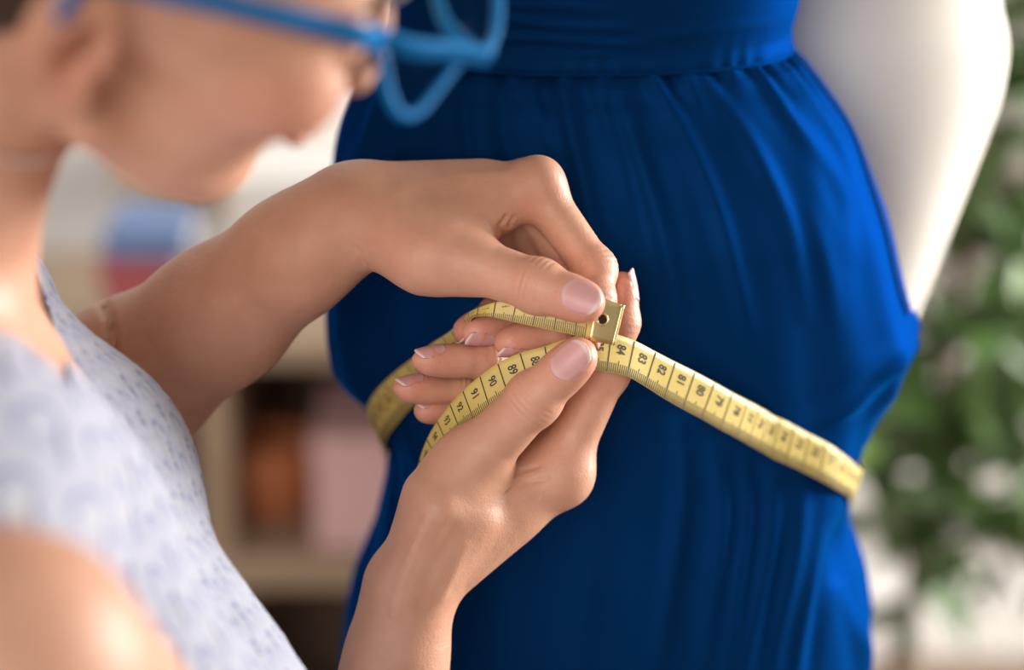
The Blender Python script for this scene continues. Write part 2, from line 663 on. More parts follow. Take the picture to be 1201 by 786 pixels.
def left_palm(p):
    c = lambda a, b, ra, rb: cone(p, PM(*a), PM(*b), ra / 1000, rb / 1000)
    d = c((415, 250, 16), (629, 219, 14), 17.0, 12.0)
    d = smin(d, c((420, 252, 24), (618, 220, 29), 17.5, 11.5), 0.012)
    d = smin(d, c((425, 258, 34), (600, 230, 41), 16.5, 11.0), 0.012)
    d = smin(d, c((430, 266, 40), (578, 244, 49), 15, 10.0), 0.012)
    # thumb metacarpal with its muscle
    d = smin(d, c((425, 262, 8), (500, 300, -4), 18, 17), 0.012)
    d = smin(d, c((500, 298, -4), (540, 304, -6), 16.5, 13.5), 0.010)
    # web between thumb and index
    d = smin(d, c((470, 262, 4), (566, 262, 8), 14.0, 8.5), 0.014)
    d = smin(d, c((530, 255, 10), (590, 245, 14), 11, 8), 0.012)
    # knuckles
    for q, r in (((632, 211, 11), 10.4), ((621, 212, 27), 9.8), ((603, 221, 40), 9.0)):
        d = smin(d, ball(p, PM(*q), r / 1000), 0.006)
    # wrist bone
    d = smin(d, c((412, 252, 16), (372, 280, 20), 18.8, 21.0), 0.014)
    d = smin(d, c((440, 226, 22), (560, 222, 30), 12.5, 11.5), 0.012)
    return d


def left_arm(p):
    c = lambda a, b, ra, rb: cone(p, np.array(a), np.array(b), ra / 1000, rb / 1000)
    d = c(PM(405, 253, 17), P(343, 302, 1.157), 20.5, 25.5)
    d = smin(d, c(P(343, 302, 1.157), P(258, 370, 1.18), 25.5, 31), 0.02)
    d = smin(d, c(P(258, 370, 1.18), P(150, 448, 1.205), 31, 37.5), 0.02)
    d = smin(d, c(P(150, 448, 1.205), P(55, 512, 1.22), 37.5, 36), 0.02)
    return d


def on_surface(fn, px, py, d0=1.04):
    """point of the surface met by the sight line through a pixel"""
    u = P(px, py, 1.0)
    t = d0
    for _ in range(80):
        t += 0.7 * float(np.clip(fn((u * t)[None])[0], -0.002, 0.03))
    return u * t


def groove(p, q, depth, width):
    lo, hi = np.min(q, 0) - 0.012, np.max(q, 0) + 0.012
    out = np.zeros(len(p))
    m = ((p > lo) & (p < hi)).all(1)
    if m.any():
        dd = np.full(m.sum(), 1.0)
        for a, b in zip(q[:-1], q[1:]):
            dd = np.minimum(dd, cone(p[m], a, b, 0.0, 0.0))
        out[m] = depth * np.exp(-(dd / width)**2)
    return out


def carve(fn, lines):
    return [([on_surface(fn, *q) for q in pts], dep, wid) for pts, dep, wid in lines]


def left_plain(p):
    return smin(left_arm(p), left_palm(p), 0.014)


L_CARVE = carve(left_plain, [([(543, 268), (558, 274), (572, 284)], 0.0019, 0.0017), ([(592, 276), (586, 266), (594, 255)], 0.0013, 0.0015),
                             ([(566, 262), (574, 272), (580, 282)], -0.0012, 0.0024), ([(600, 272), (597, 264), (602, 256)], 0.0008, 0.0013),
                             ([(470, 214), (540, 205), (600, 203)], -0.0006, 0.003), ([(480, 232), (560, 222)], 0.0005, 0.004),
                             ([(418, 292), (424, 300), (427, 310)], 0.0006, 0.0016)])
L_ARM_CARVE = carve(left_arm, [([(121, 352), (128, 372), (132, 395), (133, 420)], 0.0024, 0.0034)])


def left_hand(p):
    base = left_plain(p)
    for q, dep, wid in L_CARVE + L_ARM_CARVE:
        base = base + groove(p, q, dep, wid)
    return base


def left_all(p):
    return hand_sdf(left_hand, L_FINGERS, p)


# ---- right hand (lower): palm towards the dress, thumb pressing the tape on the index
R_FINGERS = [
    Finger([(548, 548, 6), (626, 468, -12), (675, 421, -23)], [15.0, 12.0, 9.2], (-0.1, -0.97, 0.15),
           (14.6, 19.0, 0.6, 1.2), base_k=0.013, kn=0.99, reach=(0.02, 0.036)),                         # thumb
    Finger([(652, 556, 24), (711, 436, 15), (726, 378, 14), (731, 337, 13)], [12.4, 10.2, 8.8, 6.9], (0.96, -0.2, 0.1),
           (10.5, 13, 0.7, 2.0), base_k=0.010, cr=0.25),                                                   # index
    Finger([(648, 562, 38), (648, 448, 42), (570, 424, 20), (506, 422, 6)], [10.6, 9.0, 8.2, 6.6], (0.05, -0.45, 0.9),
           (10.5, 12.5, 0.8, 2.0)),                                                               # middle
    Finger([(634, 578, 48), (608, 476, 50), (540, 456, 30), (482, 455, 15)], [10.0, 8.2, 7.4, 6.2], (0.0, -0.42, 0.9),
           (9.8, 12, 0.8, 2.0)),                                                                  # ring
    Finger([(612, 596, 54), (582, 502, 52), (540, 480, 38), (502, 481, 25)], [9.0, 7.2, 6.6, 5.5], (-0.05, -0.42, 0.9),
           (8.2, 9.5, 0.6, 1.6)),                                                                 # little
]


def right_palm(p):
    c = lambda a, b, ra, rb: cone(p, PM(*a), PM(*b), ra / 1000, rb / 1000)
    d = c((482, 690, 14), (650, 560, 22), 16.0, 13.5)
    d = smin(d, c((484, 690, 22), (646, 564, 36), 15.5, 12.0), 0.012)
    d = smin(d, c((486, 685, 30), (632, 578, 47), 14.5, 11.0), 0.012)
    d = smin(d, c((484, 680, 36), (612, 596, 54), 15, 10.0), 0.012)
    d = smin(d, ball(p, PM(665, 558, 22), 0.0125), 0.008)
    # thumb metacarpal and muscle
    d = smin(d, c((486, 664, 6), (520, 590, 4), 14.5, 18.0), 0.012)
    d = smin(d, c((520, 590, 4), (550, 546, 6), 18, 15.0), 0.010)
    d = smin(d, c((510, 640, 12), (590, 596, 20), 17, 12.0), 0.014)
    d = smin(d, c((560, 600, 20), (630, 548, 28), 13, 9.0), 0.014)
    # tendons at the base of the thumb
    d = smin(d, c((474, 690, -2), (512, 600, -11), 5.5, 5), 0.012)
    d = smin(d, c((500, 690, 0), (560, 610, 0), 6, 5), 0.014)
    d = smin(d, c((479, 690, 16), (470, 745, 20), 15.4, 18.4), 0.014)
    return d


def right_arm(p):
    c = lambda a, b, ra, rb: cone(p, np.array(a), np.array(b), ra / 1000, rb / 1000)
    d = c(PM(477, 694, 15), PM(463, 786, 24), 16.4, 21.0)
    d = smin(d, c(PM(462, 786, 24), P(430, 930, 1.15), 21.5, 28), 0.02)
    d = smin(d, c(P(430, 930, 1.15), P(372, 1120, 1.08), 28, 36), 0.02)
    return d


def right_plain(p):
    return smin(right_arm(p), right_palm(p), 0.014)


R_CARVE = carve(right_plain, [([(588, 566), (612, 552), (632, 548)], 0.0010, 0.0014), ([(592, 578), (620, 566), (644, 562)], 0.0008, 0.0014), ([(604, 596), (630, 584)], 0.0005, 0.0013),
                              ([(462, 720), (478, 662), (500, 612)], -0.0012, 0.0028), ([(494, 712), (506, 668), (530, 622)], 0.0009, 0.004), ([(520, 700), (545, 640)], -0.0006, 0.003)])


def right_hand(p):
    d = right_plain(p)
    for q, dep, wid in R_CARVE:
        d = d + groove(p, q, dep, wid)
    return d


def right_all(p):
    return hand_sdf(right_hand, R_FINGERS, p)
# ------------------------------------------------------------------ skin meshes
def skin_tint(V, extra=None):
    base = np.array([0.64, 0.345, 0.23])
    red = np.array([0.66, 0.25, 0.18])
    w = np.zeros(len(V))
    for q, r, s in BLUSH:
        d2 = ((V - q)**2).sum(1)
        w = np.maximum(w, s * np.exp(-d2 / (r * 0.75)**2))
    if extra is not None:
        w = np.maximum(w, extra)
    w = np.clip(w * 0.62, 0, 1)[:, None]
    return base * (1 - w) + red * w


def make_nail(f, free, parent):
    """curved plate following the finger surface"""
    fn = f.sdf
    nu, nv = 15, 19
    V = []
    u = np.linspace(-1, 1, nu)
    t = np.linspace(0, 1, nv)
    U, T = np.meshgrid(u, t, indexing='ij')
    # outline: rounded root, slightly tapering, rounded free end
    half = f.nw * 0.5 * (0.86 + 0.16 * np.sin(np.pi * np.clip(T * 0.9 + 0.1, 0, 1)))
    root = 0.16 * f.nl * (U**2)
    tip = 0.20 * f.nl * (np.abs(U)**2.2)
    L0, L1 = root, f.nl + free * 1.0 - tip
    pos_t = L0 + (L1 - L0) * T
    pos_u = U * half
    Q = f.nroot + pos_t[..., None] * f.axis + pos_u[..., None] * f.s
    start = Q + f.n * 0.02
    hgt = np.zeros(U.shape)
    S = start.reshape(-1, 3)
    tcur = np.zeros(len(S))
    for _ in range(40):
        tcur += np.clip(fn(S - tcur[:, None] * f.n), -0.001, 0.01) * 0.8
    hgt = (0.02 - tcur).reshape(U.shape)
    # a smooth cylinder-like height: fit along the nail so that it leaves the pulp at the free end
    mid = nu // 2
    inside = (T[mid] > 0.08) & (T[mid] < 0.72)
    co = np.polyfit(pos_t[mid][inside], hgt[mid][inside], 1)
    ridge = np.polyval(co, pos_t)
    R = f.nw * (0.80 if f.nw > 0.012 else 0.64)
    prof = np.sqrt(np.maximum(R**2 - pos_u**2, 0)) - R
    H = ridge + prof * 1.0 + (0.00045 if f.nw > 0.012 else 0.00025) - 0.0009 * (T - 0.35)**2 * 2
    top = Q + H[..., None] * f.n
    bot = top - 0.0006 * f.n
    Vv = to_world(np.concatenate([top.reshape(-1, 3), bot.reshape(-1, 3)]))
    G = grid_faces(nu, nv)
    n0 = nu * nv
    rim = [(i * nv) for i in range(nu)] + [(nu - 1) * nv + j for j in range(1, nv)] + \
          [i * nv + nv - 1 for i in range(nu - 2, -1, -1)] + [j for j in range(nv - 2, 0, -1)]
    side = np.array([(rim[i], rim[(i + 1) % len(rim)], rim[(i + 1) % len(rim)] + n0, rim[i] + n0) for i in range(len(rim))])
    F = np.concatenate([G, G[:, ::-1] + n0, side[:, ::-1]])
    o = mesh_np('fingernail', Vv, F, M['nail'], parent)
    tt = T.reshape(-1)
    pink = np.array([0.60, 0.32, 0.30])
    white = np.array([0.76, 0.56, 0.50])
    w = sstep(tt, 0.88, 0.95)[:, None]
    moon = (1 - sstep(tt, 0.05, 0.2))[:, None] * 0.25
    c = pink * (1 - w) + white * w
    c = c * (1 - moon) + white * moon
    attr_color(o, 'tint', np.concatenate([c, c]))
    return o
# ------------------------------------------------------------------ the room


def at_plane(px, py, Y):
    """world point on the vertical plane y=Y seen at px,py"""
    d = AX_F + (px - 600.5) / FPX * AX_R - (py - 393.0) / FPX * AX_U
    return CAM + d * (Y / d[1])


YW = 2.85
structure(box('floor', (-2.4, -1.6, -0.05), (2.4, YW + 0.1, 0), M['floor'], bevel=0))
structure(box('wall_back', (-2.4, YW, 0), (2.4, YW + 0.1, 2.8), M['wall'], bevel=0))
structure(box('baseboard_back', (-2.4, YW - 0.018, 0), (2.4, YW, 0.09), M['white_paint'], bevel=0.004))

# shelf unit at the left
YS = 2.25
zt = at_plane(320, 402, YS)[2]
zm = at_plane(320, 655, YS)[2]
xd = at_plane(252, 540, YS)[0]
xl, xr = xd - 0.52, xd + 0.34
depth = 0.33
shelf = thing('shelf_unit', 'light wooden open shelf unit with dark back behind the woman', 'shelf', (xd, YS + depth / 2, 0))
th = 0.026
box('shelf_board', (xl, YS, zt - th), (xr, YS + depth, zt), M['shelf_wood'], shelf)
box('shelf_board', (xl, YS, zm - 0.035), (xr, YS + depth - 0.01, zm), M['shelf_wood'], shelf)
box('shelf_board', (xl, YS, 0.04), (xr, YS + depth - 0.01, 0.04 + th), M['shelf_wood'], shelf)
for x in (xl, xd - th / 2, xr - th):
    box('side_panel', (x, YS + 0.002, 0), (x + th, YS + depth - 0.012, zt - th), M['shelf_wood'], shelf)
box('back_panel', (xl, YS + depth - 0.012, 0.03), (xr, YS + depth, zt - th), M['shelf_back'], shelf)

# on the shelves
p0 = at_plane(318, 585, YS + 0.12)
bk = thing('wicker_basket', 'round orange wicker basket standing on the middle shelf', 'basket', (p0[0], YS + 0.13, zm))
prof = [(0.001, 0.002), (0.030, 0.0), (0.040, 0.01), (0.049, 0.045), (0.046, 0.075), (0.043, 0.078), (0.040, 0.070), (0.043, 0.045), (0.034, 0.012), (0.001, 0.010)]
lathe('basket_body', prof, M['basket'], bk, 40, (p0[0], YS + 0.13, zm))
for zz, rr in ((0.078, 0.0455), (0.012, 0.041), (0.045, 0.0495)):
    a = np.linspace(0, 2 * np.pi, 49)
    V, F = tube(np.stack([p0[0] + rr * np.cos(a), YS + 0.13 + rr * np.sin(a), np.full(49, zm + zz)], -1), 0.004, 8)
    mesh_np('woven_rim', V, F, M['basket'], bk)

p1 = at_plane(408, 600, YS + 0.02)
pb = thing('fabric_box', 'tall pink fabric box standing beside the orange basket', 'box', (p1[0], YS + 0.10, zm))
box('box_body', (p1[0] - 0.035, YS + 0.02, zm), (p1[0] + 0.06, YS + 0.2, zm + 0.098), M['pink_box'], pb, 0.006)
box('box_lid', (p1[0] - 0.037, YS + 0.018, zm + 0.098), (p1[0] + 0.062, YS + 0.202, zm + 0.12), M['pink_box'], pb, 0.005)


def book(name, lo, hi, cover, label, group):
    t = thing(name, label, 'book', ((lo[0] + hi[0]) / 2, (lo[1] + hi[1]) / 2, lo[2]), group)
    th = 0.003
    box('cover', lo, (hi[0], hi[1], lo[2] + th), cover, t, 0.001)
    box('cover', (lo[0], lo[1], hi[2] - th), hi, cover, t, 0.001)
    box('spine', (lo[0], lo[1], lo[2]), (hi[0], lo[1] + th, hi[2]), cover, t, 0.001)
    box('pages', (lo[0] + 0.003, lo[1] + 0.003, lo[2] + th), (hi[0] - 0.003, hi[1] - 0.004, hi[2] - th), M['paper'], t, 0)


bx0, bx1 = at_plane(118, 300, YS + .05)[0], at_plane(226, 300, YS + .05)[0]
zz = zt
for i, (h, m, lab) in enumerate(((0.024, 'paper', 'cream book at the bottom of the stack on the shelf unit'),
                                 (0.026, 'book_red', 'red book in the stack between cream and blue books'),
                                 (0.026, 'book_red', 'thicker red book directly under the blue book'),
                                 (0.027, 'book_blue', 'blue book lying topmost on the stack of books'))):
    book('book', (bx0 + 0.006 * (i % 2), YS + 0.03, zz), (bx1 - 0.005 * (i % 3), YS + 0.15, zz + h), M[m], lab, 'books stacked on the shelf unit')
    zz += h
p2 = at_plane(345, 300, YS + .1)
wb = thing('storage_box', 'low white card storage box on top of the shelf unit', 'box', (p2[0], YS + 0.2, zt))
box('box_body', (bx1 + 0.03, YS + 0.12, zt), (bx1 + 0.21, YS + 0.30, zt + 0.105), M['white_box'], wb)
box('box_lid', (bx1 + 0.027, YS + 0.117, zt + 0.105), (bx1 + 0.213, YS + 0.303, zt + 0.135), M['white_box'], wb)
p3 = at_plane(340, 770, YS + 0.05)
cb = thing('fabric_roll', 'beige fabric roll lying on the lowest shelf', 'fabric', (p3[0], YS + 0.12, 0.066))
V, F = tube([(xd + 0.03, YS + 0.13, 0.066 + 0.055), (xr - 0.05, YS + 0.13, 0.066 + 0.055)], 0.055, 28)
mesh_np('rolled_cloth', V, F, M['paper'], cb)
V, F = tube([(xd + 0.025, YS + 0.13, 0.066 + 0.055), (xr - 0.045, YS + 0.13, 0.066 + 0.055)], 0.016, 16)
mesh_np('card_core', V, F, M['shelf_wood'], cb)

# wall board behind the woman's head
pb0, pb1 = at_plane(250, 150, YW - 0.02), at_plane(470, 190, YW - 0.02)
wsh = thing('wall_shelf', 'narrow beige wall shelf fixed above the shelf unit', 'shelf', (pb0[0], YW - 0.06, pb1[2]))
box('shelf_board', (pb0[0] - .1, YW - 0.16, pb1[2]), (pb1[0] + .2, YW, pb1[2] + 0.03), M['shelf_wood'], wsh)
for bx in (pb0[0], pb1[0] + 0.1):
    box('bracket', (bx, YW - 0.12, pb1[2] - 0.05), (bx + 0.014, YW, pb1[2]), M['shelf_wood'], wsh)

# window with a white curtain at the right
wx0, wx1, wz0, wz1 = 0.62, 1.75, 0.55, 2.2
win = structure(thing('window_1', 'white framed window in the back wall behind the plant', 'window', (wx0, YW, wz0)))
del win['category']
fr = 0.06
for lo, hi in (((wx0, wz0), (wx1, wz0 + fr)), ((wx0, wz1 - fr), (wx1, wz1)), ((wx0, wz0 + fr), (wx0 + fr, wz1 - fr)),
               ((wx1 - fr, wz0 + fr), (wx1, wz1 - fr)), (((wx0 + wx1) / 2 - 0.03, wz0 + fr), ((wx0 + wx1) / 2 + 0.03, wz1 - fr))):
    box('window_frame', (lo[0], YW - 0.04, lo[1]), (hi[0], YW, hi[1]), M['white_paint'], win)
mglass, nt, bb = mat_new('daylit_pane')
bb.inputs['Base Color'].default_value = (0.75, 0.8, 0.85, 1)
bb.inputs['Roughness'].default_value = 0.05
bb.inputs['Emission Color'].default_value = (0.95, 0.98, 1.0, 1)
bb.inputs['Emission Strength'].default_value = 1.1
for x0, x1 in ((wx0 + fr, (wx0 + wx1) / 2 - 0.03), ((wx0 + wx1) / 2 + 0.03, wx1 - fr)):
    box('pane', (x0, YW - 0.014, wz0 + fr), (x1, YW - 0.008, wz1 - fr), mglass, win, 0)
box('window_sill', (wx0 - 0.04, YW - 0.09, wz0 - 0.03), (wx1 + 0.04, YW - 0.005, wz0), M['white_paint'], win)

cu = np.linspace(0, 1, 260)
cz = np.linspace(0.03, 2.35, 24)
U, Z = np.meshgrid(cu, cz, indexing='ij')
X = 1.02 + U * 0.62 + 0.006 * np.sin(U * 90 + 0.6)
Y = YW - 0.17 + 0.028 * np.sin(U * 62 + 0.5 * np.sin(Z * 2)) + 0.012 * np.sin(U * 23 + 1.3 + Z)
cur = mesh_np('curtain', np.stack([X, Y, Z], -1).reshape(-1, 3), grid_faces(260, 24), M['curtain'])
md = cur.modifiers.new('thickness', 'SOLIDIFY')
md.thickness = 0.002
tag(cur, 'white gathered curtain hanging in folds behind the green plant', 'curtain')
rod = thing('curtain_rod', 'white curtain rod above the window', 'curtain rod', (0.55, YW - 0.17, 2.36))
V, F = tube([(0.5, YW - 0.17, 2.37), (1.9, YW - 0.17, 2.37)], 0.014, 14)
mesh_np('rod', V, F, M['white_paint'], rod)
for x in (0.53, 1.87):
    V, F = tube([(x, YW - 0.17, 2.37), (x, YW, 2.37)], 0.009, 10)
    mesh_np('bracket', V, F, M['white_paint'], rod)

# ------------------------------------------------------------------ plant
rng = np.random.default_rng(11)
YP = 2.12
base = at_plane(1044, 786, YP)
px_, pz_ = base[0], 0.0
plant = thing('potted_ficus', 'bushy green leafy plant in a white pot by the curtain', 'plant', (px_, YP, 0))
lathe('pot', [(0.001, 0.002), (0.085, 0), (0.095, 0.01), (0.115, 0.17), (0.118, 0.19), (0.108, 0.19), (0.104, 0.165), (0.001, 0.16)], M['pot'], plant, 48, (px_, YP, 0))
lathe('soil', [(0.001, 0.172), (0.07, 0.175), (0.1045, 0.166)], M['soil'], plant, 40, (px_, YP, 0))
path = [(px_, YP, 0.15), (px_ + 0.004, YP, 0.3), (px_ + 0.03, YP + 0.02, 0.5), (px_ + 0.05, YP + 0.01, 0.8), (px_ + 0.06, YP, 1.15)]
tt = np.linspace(0, 1, 40)
path = spline(np.linspace(0, 1, 5), np.array(path), tt)
V, F = tube(path, np.linspace(0.011, 0.004, 40), 10)
mesh_np('stem', V, F, M['bark'], plant)


def leaf_mesh():
    n, m = 9, 5
    V = []
    for i in range(n):
        t = i / (n - 1)
        w = 0.5 * 0.44 * math.sin(math.pi * t**0.8) * (1 - 0.25 * t) + 0.002
        for j in range(m):
            u = j / (m - 1) * 2 - 1
            V.append((u * w, t, 0.10 * abs(u) * w * 2 - 0.16 * t * t + 0.012 * math.sin(7 * t + 3 * u)))
    me = bpy.data.meshes.new('leaf')
    me.from_pydata(V, [], [tuple(int(k) for k in f) for f in grid_faces(n, m)])
    me.polygons.foreach_set('use_smooth', [True] * len(me.polygons))
    return me


lm = [leaf_mesh(), leaf_mesh()]
lm[0].materials.append(M['leaf'])
lm[1].materials.append(M['leaf_pale'])
# clusters of leaves (pixel of centre, depth offset, spread) that make the crown seen at the right
CL = [((1105, 420), 0.0, 62), ((1080, 500), 0.02, 62), ((1140, 540), -0.04, 60), ((1070, 590), 0.0, 52), ((1150, 345), 0.06, 55),
      ((1178, 270), 0.0, 45), ((1168, 160), -0.03, 42), ((1150, 225), 0.1, 34), ((1188, 390), 0.08, 48), ((1050, 450), 0.06, 50), ((1060, 640), 0.02, 32),
      ((1172, 622), 0.03, 20), ((1190, 30), 0.0, 36), ((1120, 470), -0.08, 60), ((1220, 480), 0.05, 50), ((1235, 200), 0.05, 60), ((1240, 330), 0.0, 55), ((1110, 590), 0.08, 40)]
cnt = 0
twig_bm = bmesh.new()
for (c, dy, sp) in CL:
    n = int(8 + sp * 0.178)
    ctr = at_plane(c[0], c[1], YP + dy)
    k = np.argmin(np.abs(path[:, 2] - (ctr[2] - 0.06)))
    tw = spline([0, 0.5, 1], np.array([path[k], (path[k] + ctr) / 2 + np.array([0, 0, 0.02]), ctr]), np.linspace(0, 1, 10))
    V, F = tube(tw, np.linspace(0.004, 0.0018, 10), 6)
    mesh_np('twig', V, F, M['bark'], plant)
    for i in range(n):
        q = ctr + np.array([rng.normal(), rng.normal() * 1.2, rng.normal()]) * sp * 0.00078 * 0.95
        L = rng.uniform(0.055, 0.1)
        me = lm[0] if rng.random() < 0.72 else lm[1]
        o = bpy.data.objects.new('leaf', me)
        COL.objects.link(o)
        o.parent = plant
        o.location = Vector(q) - Vector(plant.location)
        o.rotation_euler = (rng.uniform(-0.9, 0.5), rng.uniform(-0.7, 0.7), rng.uniform(0, 6.28))
        o.scale = (L, L, L)
        cnt += 1
# the smaller leaves deeper in the crown, past the limit of single pieces, joined
src = np.array([v.co for v in lm[0].vertices])
fcs = np.array([tuple(p.vertices) for p in lm[0].polygons])
Vs, Fs = [], []
for i in range(230):
    c, dy, sp = CL[rng.integers(len(CL))]
    q = at_plane(c[0], c[1], YP + dy + 0.05) + rng.normal(size=3) * np.array([1, 1.0, 1]) * sp * 0.0008
    L = rng.uniform(0.035, 0.07)
    R_ = np.array(Matrix.Rotation(rng.uniform(0, 6.28), 3, 'Z') @ Matrix.Rotation(rng.uniform(-0.7, 0.7), 3, 'Y') @ Matrix.Rotation(rng.uniform(-0.9, 0.5), 3, 'X'))
    Vs.append(src * L @ R_.T + q)
    Fs.append(fcs + i * len(src))
inner = mesh_np('inner_foliage', np.concatenate(Vs), np.concatenate(Fs), M['leaf'], plant)
inner['kind'] = 'stuff'
print('leaves', cnt)
# ------------------------------------------------------------------ dress on its form
YA = float(W(730, 393, 1.306)[1])
CENTRE_X = float(W(715, 393, 1.293)[0])

# silhouette read off along the axis plane: py, left px, right px, half depth (m)
TAB = np.array([
    (-420, 400, 1030, .105), (-240, 405, 1005, .100), (-60, 446, 955, .083), (0, 452, 945, .079), (42, 445, 935, .077), (60, 436, 941, .078), (80, 425, 957, .080), (100, 414, 974, .084),
    (140, 398, 1003, .086), (190, 387, 1025, .091), (250, 382, 1049, .097), (320, 380, 1066, .104), (375, 380, 1080, .105),
    (392, 381, 1082, .105), (405, 384, 1074, .104), (425, 393, 1064, .102), (455, 420, 1044, .098), (478, 440, 1034, .0965), (500, 452, 1024, .095), (545, 453, 1009, .093), (585, 445, 999, .094),
    (610, 439, 1001, .097), (650, 426, 1011, .101), (700, 410, 1021, .105), (786, 396, 1026, .110), (900, 384, 1034, .115), (1500, 330, 1090, .14), (2200, 270, 1150, .17)])


def z_of_py(py):
    return np.array([at_plane(600.5, q, YA)[2] for q in np.atleast_1d(py)])


TZ = z_of_py(TAB[:, 0])
TXL = np.array([at_plane(a, b, YA - 0.04)[0] for a, b in zip(TAB[:, 1], TAB[:, 0])])
TXR = np.array([at_plane(a, b, YA - 0.04)[0] for a, b in zip(TAB[:, 2], TAB[:, 0])])
ORD = np.argsort(TZ)
TZ, TXL, TXR, TB = TZ[ORD], TXL[ORD], TXR[ORD], TAB[ORD, 3]
# the same without the pinch
keep = [i for i, q in enumerate(TAB[ORD, 0]) if q <= 250 or q >= 786 or q in (500,)]
SZ, SXL, SXR, SB = TZ[keep], TXL[keep].copy(), TXR[keep].copy(), TB[keep].copy()
k5 = [i for i, q in enumerate(TAB[ORD, 0][keep]) if q == 500][0]
SXL[k5], SXR[k5], SB[k5] = at_plane(404, 500, YA)[0], at_plane(1036, 500, YA)[0], 0.101
Z_SEAM = float(z_of_py(50)[0])


def shell(phi, z, off=0.0):
    """phi 0 faces the camera; returns world points of the smooth dress form"""
    s, c = np.sin(phi), np.cos(phi)
    w = sstep(np.abs(s), 0.60, 0.93)          # the pinch of the tape shows at the sides only
    L = spline(SZ, SXL, z) * (1 - w) + spline(TZ, TXL, z) * w
    Rr = spline(SZ, SXR, z) * (1 - w) + spline(TZ, TXR, z) * w
    b = spline(SZ, SB, z)
    cx, a = (L + Rr) / 2, (Rr - L) / 2
    n = 2.3
    k = (np.abs(s)**n + np.abs(c)**n)**(-1.0 / n)
    return np.stack([cx + (a + off) * s * k, YA - (b + off) * c * k, z], -1)


PHI = np.concatenate([np.linspace(-1.95, 1.95, 760), np.linspace(1.95, 2 * np.pi - 1.95, 150)[1:-1]])
NP_ = len(PHI)


def normals_grid(G):
    du = np.roll(G, -1, 0) - np.roll(G, 1, 0)
    dv = np.gradient(G, axis=1)
    n = np.cross(du, dv)
    n /= np.linalg.norm(n, axis=-1, keepdims=True) + 1e-12
    ctr = G.mean(0, keepdims=True)
    f = np.sign((n * (G - ctr)).sum(-1, keepdims=True))
    return n * np.where(f == 0, 1, f)


def ridges(px, front, specs):
    D = np.zeros(px.shape[:2])
    for pts, amp, w in specs:
        pts = np.asarray(pts, float)
        k = np.linspace(0, 1, len(pts))
        fine = spline(k, pts, np.linspace(0, 1, 28))
        lo, hi = fine.min(0) - 3 * w, fine.max(0) + 3 * w
        m = front & (px > lo).all(-1) & (px < hi).all(-1)
        if not m.any():
            continue
        q = px[m]
        best = np.full(len(q), 1e9)
        tb = np.zeros(len(q))
        for i in range(27):
            a, b = fine[i], fine[i + 1]
            ba = b - a
            h = np.clip(((q - a) @ ba) / (ba @ ba), 0, 1)
            d = np.linalg.norm(q - a - h[:, None] * ba, axis=1)
            u = d < best
            best[u] = d[u]
            tb[u] = (i + h[u]) / 27
        taper = np.sin(np.pi * np.clip(tb * 0.86 + 0.10, 0, 1))**0.8
        D[m] += amp * 0.001 * np.exp(-(best / w)**2) * taper
    return D


# fold lines of the skirt (pixels), height mm, half width px
FOLDS = [
    ([(655, 92), (672, 160), (690, 240), (703, 310)], 2.6, 11), ([(715, 84), (748, 180), (778, 280), (800, 390)], 3.6, 12),
    ([(762, 78), (800, 150), (838, 240), (866, 340), (880, 400)], 3.4, 13), ([(812, 70), (850, 120), (890, 190), (925, 270), (945, 370)], 2.8, 13),
    ([(850, 64), (895, 105), (945, 160), (985, 225), (1000, 300)], 2.4, 12), ([(895, 58), (945, 118), (990, 180), (1015, 240)], 1.6, 10),
    ([(948, 250), (965, 310), (978, 380)], 1.6, 12),
    ([(578, 92), (592, 160), (612, 230), (640, 320)], 1.8, 11), ([(540, 92), (548, 150), (556, 215)], 2.0, 9),
    ([(500, 92), (482, 140), (462, 200)], 2.6, 8), ([(470, 85), (446, 130), (424, 195)], 2.8, 7), ([(446, 78), (420, 120), (402, 180)], 2.6, 6),
    ([(620, 96), (640, 150), (655, 210)], 1.5, 9), ([(690, 90), (718, 160), (742, 250)], 1.2, 9),
    # above the tape at the right
    ([(1068, 404), (1035, 440), (995, 478), (960, 500)], 3.4, 7), ([(1058, 420), (1036, 465), (1012, 500)], 2.8, 6), ([(1066, 398), (1010, 430), (940, 470)], 1.4, 12),
    ([(1046, 450), (1030, 490), (1015, 520)], 2.2, 5),
    # below the tape
    ([(796, 500), (800, 570), (790, 660), (770, 790)], 3.8, 13), ([(838, 528), (845, 600), (836, 690), (822, 800)], 3.2, 11), ([(872, 540), (876, 610), (862, 700), (850, 800)], 2.6, 9),
    ([(905, 556), (902, 630), (886, 720), (868, 800)], 3.4, 11), ([(940, 575), (930, 650), (912, 740), (900, 820)], 3.2, 11), ([(968, 588), (958, 650), (942, 730), (930, 810)], 2.4, 9),
    ([(990, 596), (1000, 650), (1012, 720), (1018, 800)], 4.5, 9), ([(975, 620), (968, 680), (955, 750), (945, 820)], -4.0, 11),
    ([(985, 690), (1000, 740), (1008, 770), (1010, 800)], 2.5, 8), ([(700, 600), (690, 690), (675, 800)], 1.4, 18), ([(640, 640), (630, 720), (625, 800)], 1.2, 14),
    ([(446, 520), (436, 600), (420, 700), (410, 790)], 2.6, 8), ([(470, 540), (462, 600), (450, 700)], 1.8, 8),
    ([(420, 250), (405, 320), (398, 390), (420, 450)], 1.8, 10), ([(388, 420), (410, 452), (432, 470)], 1.6, 7),
]
rg = np.random.default_rng(5)


